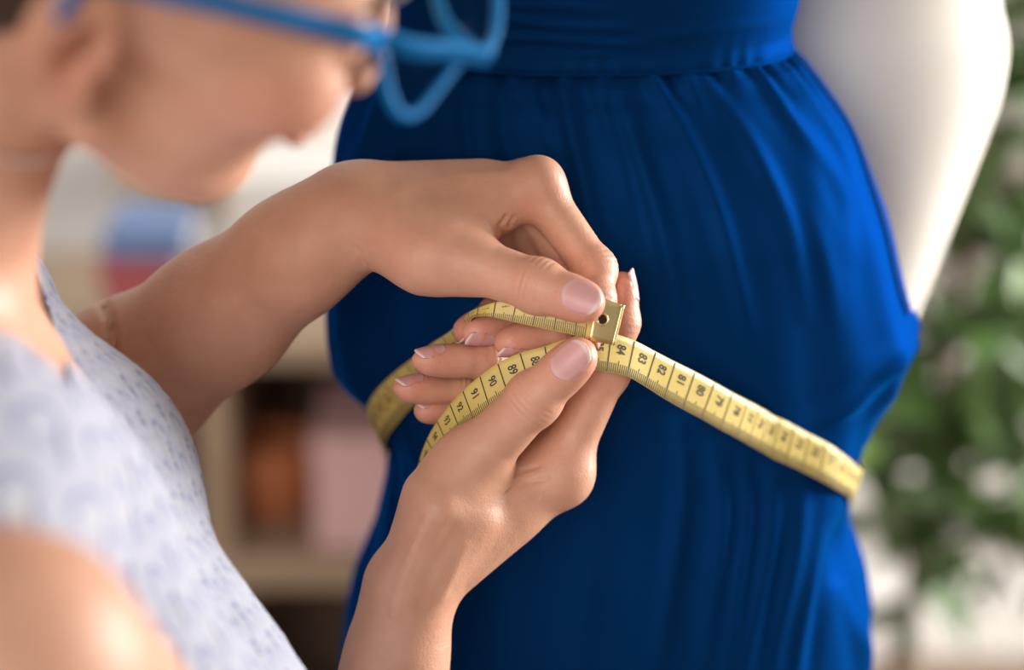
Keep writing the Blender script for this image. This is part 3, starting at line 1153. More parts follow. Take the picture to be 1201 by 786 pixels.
def gather(phi, s):
    """puckers below the waist seam; s metres below it"""
    out = np.zeros(np.broadcast(phi, s).shape)
    for i in range(34):
        f = rg.integers(14, 64)
        ph = rg.uniform(0, 6.28)
        a = rg.uniform(0.3, 1.0)
        fall = rg.uniform(0.010, 0.055) * 22 / f
        out = out + a * np.sin(f * phi + ph + 2.0 * s * rg.normal()) * np.exp(-s / fall)
    return out * 0.00042


dress = thing('blue_dress', 'royal blue gathered dress fitted on the dress form in the middle', 'dress', (CENTRE_X, YA, float(z_of_py(2200)[0])))

zrow = np.concatenate([np.linspace(Z_SEAM, float(z_of_py(815)[0]), 380), np.linspace(float(z_of_py(815)[0]), float(z_of_py(2150)[0]), 40)[1:]])
PH, ZZ = np.meshgrid(PHI, zrow, indexing='ij')
S0 = shell(PH, ZZ)
N0 = normals_grid(S0)
PX0 = to_px(S0)
FRONT = np.cos(PH) > -0.35
dist = Z_SEAM - ZZ
D = ridges(PX0, FRONT, FOLDS)
D += gather(PH, np.maximum(dist, 0))
# broad soft folds all round below the tape and faint ones above
D += 0.0016 * np.sin(9 * PH + 1.0 + 3 * ZZ) * sstep(dist, 0.24, 0.45) + 0.0009 * np.sin(17 * PH + 2 * np.sin(8 * ZZ)) * sstep(dist, 0.2, 0.4)
D += 0.0006 * np.sin(23 * PH + 1.7 * np.sin(14 * ZZ)) * sstep(dist, 0.02, 0.06)
D += 0.010 * sstep(dist, 0.45, 0.9) * np.sin(11 * PH)
# skirt is set in under the seam, then springs out over the gathers
D += 0.0030 * np.minimum(dist / 0.008, 1.0) - 0.0016
SK = S0 + N0 * D[..., None]
skirt = mesh_np('skirt', SK.reshape(-1, 3), grid_faces(NP_, len(zrow), True), M['dress'], dress)
PXS = to_px(SK)

zb = np.linspace(Z_SEAM - 0.001, float(z_of_py(-420)[0]), 130)
PB, ZB = np.meshgrid(PHI, zb, indexing='ij')
B0 = shell(PB, ZB)
NB = normals_grid(B0)
PXB = to_px(B0)
DB = ridges(PXB, np.cos(PB) > -0.2, [([(520, 28), (580, 22), (660, 30), (740, 34)], 2.2, 6), ([(540, 48), (620, 44), (700, 50), (760, 52)], 1.9, 5), ([(560, 8), (640, 6), (720, 14)], 1.6, 6),
                                     ([(760, 44), (830, 36), (900, 26)], 0.9, 6), ([(600, 62), (680, 64), (740, 62)], 0.8, 4)])
DB += 0.0012 * np.exp(-((ZB - Z_SEAM - 0.003) / 0.004)**2) + 0.0004 * np.sin(40 * PB + 3 * np.sin(9 * PB)) * np.exp(-(ZB - Z_SEAM) / 0.006)
BO = B0 + NB * (DB + 0.0006)[..., None]
mesh_np('bodice', BO.reshape(-1, 3), grid_faces(NP_, len(zb), True), M['dress'], dress)
# seam welt
sw = shell(PHI[::3], np.full(len(PHI[::3]), Z_SEAM - 0.0005), 0.0012)
sw = np.concatenate([sw, sw[:1]])
V, F = tube(sw, 0.0011, 6, cap=False)
mesh_np('waist_seam', V, F, M['dress'], dress)


def on_skirt(px, py, lift=0.0):
    """front point of the skirt seen at px,py"""
    m = np.cos(PH) > -0.15
    d = ((PXS - np.array([px, py]))**2).sum(-1)
    d = np.where(m, d, 1e9)
    i, j = np.unravel_index(np.argmin(d), d.shape)
    return SK[i, j] + N0[i, j] * lift, N0[i, j]


# turned hem down the right edge with its row of stitches
edge_in = spline([0, .25, .5, .75, 1], np.array([(936, 62), (972, 112), (1014, 200), (1042, 292), (1061, 376)], float), np.linspace(0, 1, 70))
cols_r = np.where((PHI > 0.3) & (PHI < 1.9))[0]
rows_h, f0 = [], []
for j in range(0, 380, 3):
    pr_ = PXS[cols_r, j]
    if pr_[:, 1].mean() > 384:
        break
    want = np.interp(pr_[:, 1], edge_in[:, 1], edge_in[:, 0])
    kx = int(np.argmax(pr_[:, 0]))                     # up to the silhouette only
    rows_h.append(j)
    f0.append(PHI[cols_r[int(np.argmin(np.abs(pr_[:kx + 1, 0] - want[:kx + 1])))]])
f0 = np.polyval(np.polyfit(rows_h, f0, 3), rows_h)


def on_row(j, ph, lift):
    p = np.array([np.interp(ph, PHI[:760], SK[:760, j, i]) for i in range(3)])
    n = np.array([np.interp(ph, PHI[:760], N0[:760, j, i]) for i in range(3)])
    return p + n * lift, n


HEM = ((-0.004, 0.0002), (0.0, 0.0011), (0.012, 0.0014), (0.05, 0.0015), (0.09, 0.0015), (0.115, 0.0011), (0.12, -0.0004))
ST = np.array([[on_row(j, p + o, h)[0] for o, h in HEM] for j, p in zip(rows_h, f0)])
mesh_np('side_hem', ST.reshape(-1, 3), grid_faces(len(rows_h), len(HEM)), M['dress'], dress)
hp = np.array([on_row(j, p + 0.016, 0.0)[0] for j, p in zip(rows_h, f0)])
hn = np.array([on_row(j, p + 0.016, 0.0)[1] for j, p in zip(rows_h, f0)])
bm = bmesh.new()
arc = np.concatenate([[0], np.cumsum(np.linalg.norm(np.diff(hp, axis=0), axis=1))])
s = 0.002
while s < arc[-1] - 0.002:
    a, b = [np.array([np.interp(q, arc, hp[:, i]) for i in range(3)]) for q in (s, s + 0.0016)]
    n = np.array([np.interp(s, arc, hn[:, i]) for i in range(3)])
    V, F = tube([a + n * 0.0015, b + n * 0.0015], 0.00050, 5)
    vs = [bm.verts.new(v) for v in V]
    for f in F:
        bm.faces.new([vs[i] for i in f])
    s += 0.0026
st = mesh_bm('stitching', bm, M['thread'], dress)
st['kind'] = 'stuff'
# small loose corner of the hem
c0 = W(1068, 381, 1.282)
cv = [W(1056, 366, 1.278), W(1074, 364, 1.288), W(1079, 382, 1.290), W(1076, 396, 1.288), W(1060, 397, 1.278), W(1058, 380, 1.275)]
mesh_np('hem_corner', cv + [c0 + np.array([0, -.002, 0])], [(0, 1, 6), (1, 2, 6), (2, 3, 6), (3, 4, 6), (4, 5, 6), (5, 0, 6)], M['dress'], dress)

# the form inside
form = thing('dress_form', 'tailor dress form on a steel pole under the blue dress', 'dress form', (CENTRE_X, YA, 0))
zf = np.linspace(float(z_of_py(640)[0]), float(z_of_py(-420)[0]), 60)
pf = np.linspace(0, 2 * np.pi, 64, endpoint=False)
PF, ZF = np.meshgrid(pf, zf, indexing='ij')
FT = shell(PF, ZF, -0.007)
cxm = FT[:, :1].mean(0)
bot = np.broadcast_to(FT[:, 0].mean(0), FT[:, :1].shape)
FT = np.concatenate([bot, FT], 1)
mesh_np('torso', FT.reshape(-1, 3), grid_faces(64, FT.shape[1], True), M['ivory'], form)
ztop = float(z_of_py(-420)[0])
ctop = FT[:, -1].mean(0)
lathe('shoulder_cap', [(0.118, ztop), (0.10, ztop + 0.05), (0.055, ztop + 0.075), (0.045, ztop + 0.12), (0.001, ztop + 0.125)], M['ivory'], form, 48, (ctop[0], ctop[1], 0), 1.0, 0.8)
lathe('pole', [(0.001, 0.02), (0.014, 0.02), (0.014, zf[0] + 0.02), (0.001, zf[0] + 0.02)], M['steel'], form, 20, (CENTRE_X, YA, 0))
lathe('base', [(0.001, 0.0), (0.10, 0.0), (0.10, 0.012), (0.06, 0.03), (0.016, 0.04), (0.001, 0.04)], M['dark_wood'], form, 40, (CENTRE_X, YA, 0))

# ------------------------------------------------------------------ second, bare form at the right
YI = YA + 0.145
IT = np.array([(-420, 1105), (-260, 1150), (-140, 1172), (-60, 1170), (0, 1172), (40, 1180), (75, 1179), (120, 1169), (200, 1140), (280, 1109), (360, 1078), (430, 1052), (490, 1025), (530, 1000)], float)
ICX = 975
iz = np.array([at_plane(600.5, q, YI)[2] for q in IT[:, 0]])
ix = np.array([at_plane(a, b, YI)[0] for a, b in zip(IT[:, 1], IT[:, 0])])
o_ = np.argsort(iz)
iz, ix = iz[o_], ix[o_]
icx = float(at_plane(ICX, 200, YI)[0])
iform = thing('bare_dress_form', 'bare ivory dress form tapering to its waist behind the blue dress', 'dress form', (icx, YI, 0))
zi = np.linspace(iz[0], iz[-1], 90)
pi_ = np.linspace(0, 2 * np.pi, 96, endpoint=False)
PI_, ZI = np.meshgrid(pi_, zi, indexing='ij')
ai = np.maximum(spline(iz, ix, ZI) - icx, 0.012)
IF = np.stack([icx + ai * np.sin(PI_), YI - np.minimum(ai * 0.72, 0.075) * np.cos(PI_), ZI], -1)
IF = np.concatenate([np.broadcast_to(IF[:, 0].mean(0), IF[:, :1].shape), IF, np.broadcast_to(IF[:, -1].mean(0) + [0, 0, 0.01], IF[:, :1].shape)], 1)
mesh_np('torso', IF.reshape(-1, 3), grid_faces(96, IF.shape[1], True), M['ivory'], iform)
lathe('neck_cap', [(0.001, iz[-1] + 0.0), (0.045, iz[-1]), (0.042, iz[-1] + 0.06), (0.001, iz[-1] + 0.065)], M['dark_wood'], iform, 32, (icx, YI, 0))
for ph in (1.02, -1.02, np.pi - 1.02, np.pi + 1.02):
    zz = np.linspace(iz[0] + 0.02, iz[-1] - 0.01, 60)
    a2 = np.maximum(spline(iz, ix, zz) - icx, 0.012)
    pth = np.stack([icx + a2 * np.sin(ph), YI - np.minimum(a2 * 0.72, 0.075) * np.cos(ph), zz], -1)
    V, F = tube(pth, 0.0007, 6)
    mesh_np('princess_seam', V, F, M['ivory'], iform)
lathe('pole', [(0.001, 0.02), (0.012, 0.02), (0.012, iz[0] + 0.03), (0.001, iz[0] + 0.03)], M['steel'], iform, 20, (icx, YI, 0))
lathe('base', [(0.001, 0.0), (0.09, 0.0), (0.09, 0.012), (0.05, 0.03), (0.014, 0.04), (0.001, 0.04)], M['dark_wood'], iform, 40, (icx, YI, 0))
# ------------------------------------------------------------------ the woman (view space)
def Cn(p, a, b, ra, rb):
    return cone(p, P(*a), P(*b), ra / 1000, rb / 1000)


def rot_axes(yaw, pitch, roll):
    y, pt, r = [math.radians(q) for q in (yaw, pitch, roll)]
    f0 = np.array([math.cos(y), math.sin(y), 0.0])
    z = np.array([0, 0, 1.0])
    fw = math.cos(pt) * f0 - math.sin(pt) * z
    u = math.sin(pt) * f0 + math.cos(pt) * z
    l = np.cross(u, fw)
    return np.array([fw, math.cos(r) * l - math.sin(r) * u, math.cos(r) * u + math.sin(r) * l])


HS = 0.96                                      # head size
HA = rot_axes(19, 16, -49)                     # head axes: forward, left, up
HEAR = P(112, 52, 0.81)                        # right ear canal
HO = HEAR - np.array([0, -0.070 * HS, 0]) @ HA      # between the ears


def H(x, y, z):
    return HO + (np.array([x, y, z]) * HS / 1000.0) @ HA


def head(p):
    q = (p - HO) @ HA.T * (1000.0 / HS)        # local mm
    I = np.eye(3)

    def e(c, r):
        return ell(q, np.array(c, float), I, np.array(r, float))

    def cn(a, b, ra, rb):
        return cone(q, np.array(a, float), np.array(b, float), ra, rb)
    d = e((0, 0, 45), (94, 74, 82))
    d = smin(d, e((52, 0, -5), (46, 60, 72)), 25)
    d = smin(d, e((46, 0, -55), (38, 46, 46)), 22)
    for s in (-1, 1):
        d = smin(d, cn((12, s * 50, -50), (66, s * 16, -88), 13, 13), 18)
        d = smin(d, e((72, s * 40, -14), (24, 22, 20)), 16)
    d = smin(d, e((72, 0, -92), (15, 17, 14)), 14)
    # eye sockets, eyeballs with lids
    for s in (-1, 1):
        d = smax(d, -e((104, s * 32, 10), (14, 17, 11)), 8)
        d = smin(d, e((84, s * 32, 8), (13, 14, 12)), 2)
        d = smin(d, cn((94, s * 16, 26), (86, s * 48, 27), 5, 4), 8)
    # nose
    d = smin(d, cn((96, 0, 20), (110, 0, -20), 6, 8.5), 8)
    for s in (-1, 1):
        d = smin(d, e((105, s * 10, -26), (8, 6.5, 6)), 5)
        d = smax(d, -e((110, s * 5.5, -33), (4, 2.6, 4)), 2)
    # lips
    d = smin(d, e((96, 0, -50), (9, 23, 5.5)), 4)
    d = smin(d, e((94, 0, -60), (9, 19, 6.5)), 4)
    d = d + 1.6 * np.exp(-((q[:, 2] + 55) / 1.6)**2) * (q[:, 0] > 80) * (np.abs(q[:, 1]) < 23)
    # ears
    for s in (-1, 1):
        ear = ell(q, np.array([-10, s * 76, 6.0]), np.array([[0.95, -s * 0.31, 0], [s * 0.31, 0.95, 0], [0, 0, 1]]), np.array([18, 6.5, 31]))
        ear = smin(ear, e((-3, s * 75, -24), (9, 6, 10)), 6)
        ear = smax(ear, -e((-4, s * 83, 0), (9, 13, 14)), 4)
        ear = smin(ear, e((2, s * 75, 0), (4, 6, 8)), 3)
        d = smin(d, ear, 4)
    return d * (HS / 1000.0)


SH = np.array([5, 790, 0.76])                  # near (right) shoulder


def neck(p):
    d = cone(p, H(-34, 4, -20), P(-165, 350, 0.94), 0.047, 0.053)
    d = smin(d, cone(p, P(-165, 350, 0.94), P(-165, 450, 0.97), 0.056, 0.080), 0.04)
    return d


def torso(p):
    A = [(-150, 455, 1.06), (-92, 562, 1.06), (-40, 640, 1.06), (12, 757, 1.05), (108, 900, 1.04), (205, 1080, 1.03)]
    B = [(-180, 560, 0.96), (-135, 610, 0.955), (-90, 675, 0.95), (-40, 790, 0.95), (50, 930, 0.95), (150, 1090, 0.94)]
    Cc = [(-200, 440, 1.15), (-125, 560, 1.14), (-50, 670, 1.14), (10, 780, 1.13), (90, 920, 1.12), (190, 1080, 1.11)]
    d = None
    for S, r in ((A, (73, 88, 90, 89, 90, 104)), (B, (63, 82, 84, 82, 86, 100)), (Cc, (60, 72, 78, 76, 80, 95))):
        for i in range(5):
            c = Cn(p, S[i], S[i + 1], r[i], r[i + 1])
            d = c if d is None else smin(d, c, 0.02)
    # bust
    d = smin(d, ball(p, P(90, 560, 1.09), 0.046), 0.03)
    d = smin(d, ball(p, P(20, 650, 0.985), 0.047), 0.04)
    # shoulder girdles
    d = smin(d, Cn(p, (-80, 592, 0.87), (-20, 800, 0.775), 54, 40), 0.03)
    d = smin(d, Cn(p, (-150, 430, 1.04), (-80, 592, 0.87), 50, 54), 0.03)
    d = smin(d, Cn(p, (-150, 420, 1.06), (-265, 215, 1.05), 55, 46), 0.04)
    d = smin(d, Cn(p, (-82, 292, 1.10), (-66, 372, 1.08), 40, 38), 0.02)
    # front of the far shoulder, where the strap runs up
    d = smin(d, Cn(p, (-66, 372, 1.08), (-45, 520, 1.07), 38, 62), 0.02)
    return d


def arms_upper(p):
    d = Cn(p, (5, 790, 0.76), (200, 985, 0.93), 46.5, 42)
    d = smin(d, Cn(p, (200, 985, 0.93), (372, 1120, 1.08), 42, 37), 0.02)
    d2 = Cn(p, (-265, 215, 1.07), (55, 512, 1.22), 46, 37)
    return np.minimum(d, d2)


def body(p):
    d = torso(p)
    d = smin(d, neck(p), 0.03)
    d = smin(d, head(p), 0.016)
    d = smin(d, arms_upper(p), 0.012)
    d = smin(d, left_arm(p), 0.014)
    d = smin(d, right_arm(p), 0.014)
    return d


woman = thing('person', 'woman in a white and blue lace top and blue glasses holding the tape', 'person', to_world(P(140, 1000, 0.97)))

# one skin: coarse for head, trunk and upper arms, fine for forearms and hands; both follow the same field
CUTL = P(12, 400, 1.2)[0]                        # the seam lies behind the top
CUTR = -0.215                                    # and below the picture


def left_full(p):
    d = left_all(p)
    m = p[:, 0] < CUTL + 0.10
    if m.any():
        d[m] = smin(d[m], Cn(p[m], (-265, 215, 1.07), (55, 512, 1.22), 46, 37), 0.012)
    return d


Vl, Fl = polygonise(left_full, np.array([CUTL - 0.02, 1.04, -0.12]), np.array([0.05, 1.28, 0.09]), 0.0012)
Vl, Fl = keep_part(Vl, Fl, Vl[:, 0] > CUTL)
Vr, Fr = polygonise(right_all, np.array([-0.085, 1.08, -0.245]), np.array([0.07, 1.22, 0.045]), 0.0011)
Vr, Fr = keep_part(Vr, Fr, Vr[:, 2] > CUTR)
Vb, Fb = polygonise(body, np.array([-0.45, 0.62, -0.42]), np.array([0.02, 1.30, 0.29]), 0.0030)
inside = ((Vb[:, 0] > CUTL + 0.004) & (left_full(Vb) < 0.0015)) | ((Vb[:, 2] > CUTR + 0.004) & (right_all(Vb) < 0.0015))
Vb, Fb = keep_part(Vb, Fb, ~inside)
V = np.concatenate([Vl, Vr, Vb])
F = np.concatenate([Fl, Fr + len(Vl), Fb + len(Vl) + len(Vr)])
skin = mesh_np('body', to_world(V), F, M['skin'], woman)
hq = (V - HO) @ HA.T * (1000.0 / HS)
ex = 0.75 * np.exp(-(((hq - np.array([72, -45, -18])) / np.array([30, 30, 24]))**2).sum(1))      # cheek
ex = np.maximum(ex, 0.75 * np.exp(-(((hq - np.array([-8, -80, -5])) / np.array([20, 14, 26]))**2).sum(1)))
ex = np.maximum(ex, 1.5 * np.exp(-(((hq - np.array([97, 0, -55])) / np.array([12, 22, 8]))**2).sum(1)))
attr_color(skin, 'tint', skin_tint(V, ex))
nrm = np.concatenate([grad(left_full, Vl), grad(right_all, Vr), grad(body, Vb)])
nrm /= np.linalg.norm(nrm, axis=1)[:, None] + 1e-9
nrm = nrm[:, :1] * AX_R + nrm[:, 1:2] * AX_F + nrm[:, 2:] * AX_U
skin.data.normals_split_custom_set_from_vertices(nrm.astype(np.float32))
print('body verts', len(V), len(Vl), len(Vr), len(Vb))
for f, free in NAILS:
    make_nail(f, free, woman)

# hair: close to the skull, gathered at the back


def hair(p):
    q = (p - HO) @ HA.T * (1000.0 / HS)
    I = np.eye(3)
    d = ell(q, np.array([-2, 0, 48.0]), I, np.array([101, 81, 88.0]))
    d = smin(d, ell(q, np.array([-64, 0, -22.0]), I, np.array([48, 66, 56.0])), 16)
    d = smin(d, ell(q, np.array([-118, 0, 60.0]), I, np.array([38, 40, 38.0])), 12)
    strand = np.arctan2(q[:, 2] - 60, np.abs(q[:, 1]) + 40)
    d = d + 0.9 * np.sin(strand * 70 + 0.05 * q[:, 0])
    return d / 1000.0


Vh, Fh = polygonise(hair, HO + np.array([-0.20, -0.20, -0.14]), HO + np.array([0.2, 0.16, 0.2]), 0.0028, 1)
q = (Vh - HO) @ HA.T * (1000.0 / HS)
line = np.where(q[:, 2] > 30, 62 + 0.25 * (q[:, 2] - 60), -20 + 0.16 * q[:, 2])
line = np.where((q[:, 2] > 30) & (q[:, 2] < 62), -22 + (q[:, 2] - 30) * 2.6, line)
Vh, Fh = keep_part(Vh, Fh, (q[:, 0] < line) & (q[:, 2] > -70))
hairo = mesh_np('hair', to_world(Vh), Fh, M['hair'], woman)
md = hairo.modifiers.new('thickness', 'SOLIDIFY')
md.thickness = 0.004
for s in (-1, 1):                               # brows and eyes
    V_, F_ = tube(to_world(np.array([H(102, s * 14, 29), H(101, s * 26, 34), H(90, s * 44, 32)])), [0.003, 0.0028, 0.0015], 8)
    mesh_np('eyebrow', V_, F_, M['hair'], woman)
    V_, F_ = tube(to_world(np.array([H(98, s * 20, 4), H(101, s * 31, 1), H(94, s * 44, 4)])), [0.001, 0.0014, 0.001], 6)
    mesh_np('eyelashes', V_, F_, M['hair'], woman)

# lace top
T_AX = unit(P(140, 900, 1.0) - P(-53, 559, 1.0))
T_SD = unit(np.array([0, 1.0, 0]) - T_AX * T_AX[1])
T_FR = np.cross(T_SD, T_AX)
T_O = P(-20, 640, 1.03)


def top_fn(p):
    return torso(p) - 0.0035


Vt, Ft = polygonise(top_fn, np.array([-0.42, 0.68, -0.40]), np.array([0.03, 1.28, 0.09]), 0.0015)
pxv = np.stack([600.5 + Vt[:, 0] * FPX / Vt[:, 1], 393 - Vt[:, 2] * FPX / Vt[:, 1]], -1)
lineX = 30 + (pxv[:, 1] - 285) * 0.335
neckcut = (pxv[:, 0] < lineX) & (Vt[:, 1] > 0.90) & (pxv[:, 1] < 470) & (pxv[:, 0] > -170)
top_out = pxv[:, 1] < 262
sleeve = (cone(Vt, P(5, 790, 0.76), P(200, 985, 0.93), 0.0485, 0.044) < 0.0) | (cone(Vt, P(-265, 215, 1.07), P(55, 512, 1.22), 0.05, 0.04) < 0.0)
Vt, Ft = keep_part(Vt, Ft, ~(neckcut | top_out | sleeve))
r = Vt - T_O
hgt = r @ T_AX * 1000
ang = np.arctan2(r @ T_SD, r @ T_FR) * 105.0          # mm round the body
CW, CH = 23.0, 18.0


def scallop(u, v):
    row = np.floor(v / CH)
    best = np.zeros(len(u))
    blue = np.zeros(len(u))
    for k in (0, 1, 2):                              # rows overlap like fish scales
        rr = row - k
        off = np.where(rr % 2 == 0, 0.0, CW / 2)
        cu = (np.floor((u - off) / CW) + 0.5) * CW + off
        x, y = (u - cu), v - rr * CH
        rad = np.hypot(x / (CW * 0.5), (y - 2) / (CH * 1.25))
        a = np.arctan2(x, y - 2 + 1e-6)
        ring = np.exp(-((rad - 0.86) / 0.10)**2)
        ring2 = np.exp(-((rad - 0.52) / 0.08)**2)
        petal = np.exp(-((rad - 0.69) / 0.12)**2) * (0.5 + 0.5 * np.cos(a * 7))
        core = np.exp(-(rad / 0.30)**2)
        ins = (rad < 1.0) & (y > -2)
        h = np.where(ins, 0.9 * ring + 0.55 * ring2 + 0.7 * petal + 0.8 * core, 0)
        bl = np.where(ins, 1.0 * np.exp(-((rad - 0.985) / 0.055)**2) * sstep(np.cos(a), -0.1, 0.5) + 0.6 * np.exp(-((rad - 0.40) / 0.05)**2) * sstep(np.cos(a), 0.0, 0.6), 0)
        if k == 0:
            best, blue, done = h, bl, ins
        else:
            best = np.where(done, best, h)
            blue = np.where(done, blue, bl)
            done = done | ins
    return best, blue


hh, bl = scallop(ang, -hgt)
gN = grad(top_fn, Vt)
gN /= np.linalg.norm(gN, axis=1)[:, None]
Vt = Vt + gN * (hh * 0.0011 - 0.0004)[:, None]
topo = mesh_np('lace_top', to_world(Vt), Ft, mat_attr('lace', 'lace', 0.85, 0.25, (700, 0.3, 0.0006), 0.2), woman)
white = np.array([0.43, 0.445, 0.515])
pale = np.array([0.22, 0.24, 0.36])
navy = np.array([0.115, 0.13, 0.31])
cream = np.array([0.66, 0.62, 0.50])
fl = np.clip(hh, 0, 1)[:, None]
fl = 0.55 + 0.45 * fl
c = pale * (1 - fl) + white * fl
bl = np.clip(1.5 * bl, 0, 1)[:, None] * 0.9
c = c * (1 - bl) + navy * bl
cr = (np.exp(-(hh / 0.12)**2) * 0.45 * (np.sin(ang * 0.31) * np.sin(hgt * 0.27) > 0.1))[:, None]
c = c * (1 - cr) + cream * cr
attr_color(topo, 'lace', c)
topo['label'] = 'white lace top with raised scallops edged in blue'

# necklace round the neck
nk = [H(-62, -20, -66), H(-30, -50, -74), H(4, -46, -82), H(26, -18, -88), H(28, 14, -88), H(8, 44, -82), H(-30, 52, -74), H(-62, 20, -66), H(-70, 0, -64)]
tag(thing('necklace', 'thin pale necklace round the neck of the woman', 'necklace', to_world(nk[0])), 'thin pale necklace round the neck of the woman', 'necklace')
nko = bpy.data.objects['necklace']
loop = np.array(nk + [nk[0]])
pp = spline(np.arange(len(loop)), loop, np.linspace(0, len(loop) - 1, 120))
for _ in range(4):                                # lay it on the skin
    g = grad(neck, pp)
    g /= np.linalg.norm(g, axis=1)[:, None]
    pp = pp - g * (neck(pp) - 0.002)[:, None]
V_, F_ = tube(to_world(pp), 0.0010, 8)
mesh_np('chain', V_, F_, M['necklace'], nko)

# ------------------------------------------------------------------ glasses
gl = thing('eyeglasses', 'blue framed glasses worn by the woman', 'glasses', W(440, 46, 0.865))


def pxpath(pts, n=40, closed=False):
    a = np.array([P(*q) for q in pts])
    if closed:
        a = np.concatenate([a, a[:1]])
    b = spline(np.arange(len(a)), a, np.linspace(0, len(a) - 1, n))
    return to_world(b)


def before_head(pts, n=60, gap=0.004, closed=False):
    """path through pixels, moved along the sight line so that it clears the head"""
    a = np.array([P(*q) for q in pts])
    b = spline(np.arange(len(a)), a, np.linspace(0, len(a) - 1, n))
    dirs = b / b[:, 1:2]
    t = np.full(n, 0.70)
    for _ in range(60):
        t += np.clip(head(dirs * t[:, None]), -0.001, 0.05) * 0.7
    hit = np.where(t < 1.0, t - gap, 9.0)
    d = np.minimum(b[:, 1], hit)
    for _ in range(8):
        d[1:-1] = np.minimum(d[1:-1], (d[:-2] + d[2:] + 2 * d[1:-1]) / 4)
    return to_world(dirs * d[:, None])


def flat_bar(path, w, t, name, parent, up):
    """bar of oval section, w along up and t across"""
    path = np.asarray(path)
    T = np.gradient(path, axis=0)
    T /= np.linalg.norm(T, axis=1)[:, None]
    N = up - T * (T @ up)[:, None]
    N /= np.linalg.norm(N, axis=1)[:, None]
    B = np.cross(T, N)
    a = np.linspace(0, 2 * np.pi, 14, endpoint=False)
    ca, sa = np.sign(np.cos(a)) * np.abs(np.cos(a))**0.6, np.sign(np.sin(a)) * np.abs(np.sin(a))**0.6
    w = np.broadcast_to(w, (len(path),))
    V = path[:, None] + ca[None, :, None] * (w[:, None] / 2)[..., None] * N[:, None] + sa[None, :, None] * t / 2 * B[:, None]
    n = len(path)
    G = grid_faces(n, 14)
    ex = np.array([[i * 14 + 13, (i + 1) * 14 + 13, (i + 1) * 14, i * 14] for i in range(n - 1)])
    F = [tuple(f) for f in np.concatenate([G, ex])] + [tuple(range(14)), tuple((n - 1) * 14 + j for j in range(14))[::-1]]
    return mesh_np(name, V.reshape(-1, 3), F, M['blue_frame'], parent)


UPH = HA[2] @ np.array([AX_R, AX_F, AX_U])
near_t = flat_bar(before_head([(70, 20, 0.83), (105, -24, 0.83), (190, -10, 0.84), (310, 16, 0.85), (445, 46, 0.868)], 40), np.linspace(0.0075, 0.0095, 40), 0.0034, 'temple', gl, UPH)
flat_bar(pxpath([(575, -58, 0.965), (470, -120, 0.955), (330, -160, 0.93), (240, -190, 0.92)]), 0.0075, 0.0034, 'temple', gl, UPH)
frm = flat_bar(before_head([(440, 44, 0.866), (448, 70, 0.868), (455, 105, 0.87), (470, 134, 0.874), (492, 130, 0.882), (514, 104, 0.892), (534, 78, 0.90), (552, 62, 0.905), (540, 54, 0.90), (500, 52, 0.888), (462, 46, 0.872), (440, 44, 0.866)], 80), 0.0034, 0.0034, 'front_frame', gl, UPH)
flat_bar(before_head([(438, 42, 0.866), (480, 56, 0.876), (530, 60, 0.892), (572, 66, 0.905)], 30), 0.0085, 0.0042, 'brow_bar', gl, UPH)
flat_bar(before_head([(566, 68, 0.905), (580, 40, 0.918), (583, 0, 0.93), (578, -40, 0.945), (560, -70, 0.958), (530, -60, 0.952), (512, -20, 0.935), (524, 30, 0.915), (566, 68, 0.905)], 60), 0.0058, 0.004, 'front_frame', gl, UPH)
for pts in ([(448, 58, .8675), (455, 100, .87), (472, 128, .8745), (491, 126, .882), (513, 100, .892), (533, 76, .9), (545, 63, .9)],
            [(575, 40, .918), (578, 0, .93), (572, -40, .945), (558, -62, .956), (533, -56, .952), (518, -20, .936), (529, 28, .916), (560, 60, .906)]):
    a = pxpath(pts, 40, True)[:-1]
    cen = a.mean(0)
    nrm = unit(np.cross(a[5] - cen, a[18] - cen))
    n = len(a)
    V_ = np.concatenate([a + nrm * 0.0007, a - nrm * 0.0007, [cen + nrm * 0.0012, cen - nrm * 0.0004]])
    F_ = []
    for i in range(n):
        j = (i + 1) % n
        F_ += [(i, j, 2 * n), (n + j, n + i, 2 * n + 1), (i, n + i, n + j, j)]
    mesh_np('lens', V_, F_, M['lens'], gl)
# ------------------------------------------------------------------ measuring tape
# rows: centimetre, upper edge pixel, lower edge pixel, depth (mm from the focus plane)
FREE0 = [  # from the metal end, round the fingertips, to the left flank
    (0.0, (729, 359), (718, 403), -17), (1.3, (700, 350), (692, 398), -20), (2.6, (671, 343), (664, 391), -20), (4.0, (641, 342), (632, 384), -19),
    (5.0, (616, 346), (608, 379), -18), (6.0, (591, 352), (587, 374), -16), (6.9, (569, 358), (567, 371), -12), (7.7, (551, 366), (552, 376), 2),
    (8.5, (540, 377), (556, 404), 24), (9.5, (526, 390), (552, 431), 42), (10.6, (509, 401), (537, 441), 58), (11.8, (492, 414), (520, 452), 74), (13.0, (475, 427), (503, 464), 92),
    (14.2, (459, 440), (485, 476), 110), (15.5, (443, 456), (470, 492), 130), (17.0, (432, 474), (455, 511), 155), (18.5, (430, 490), (449, 524), 180)]
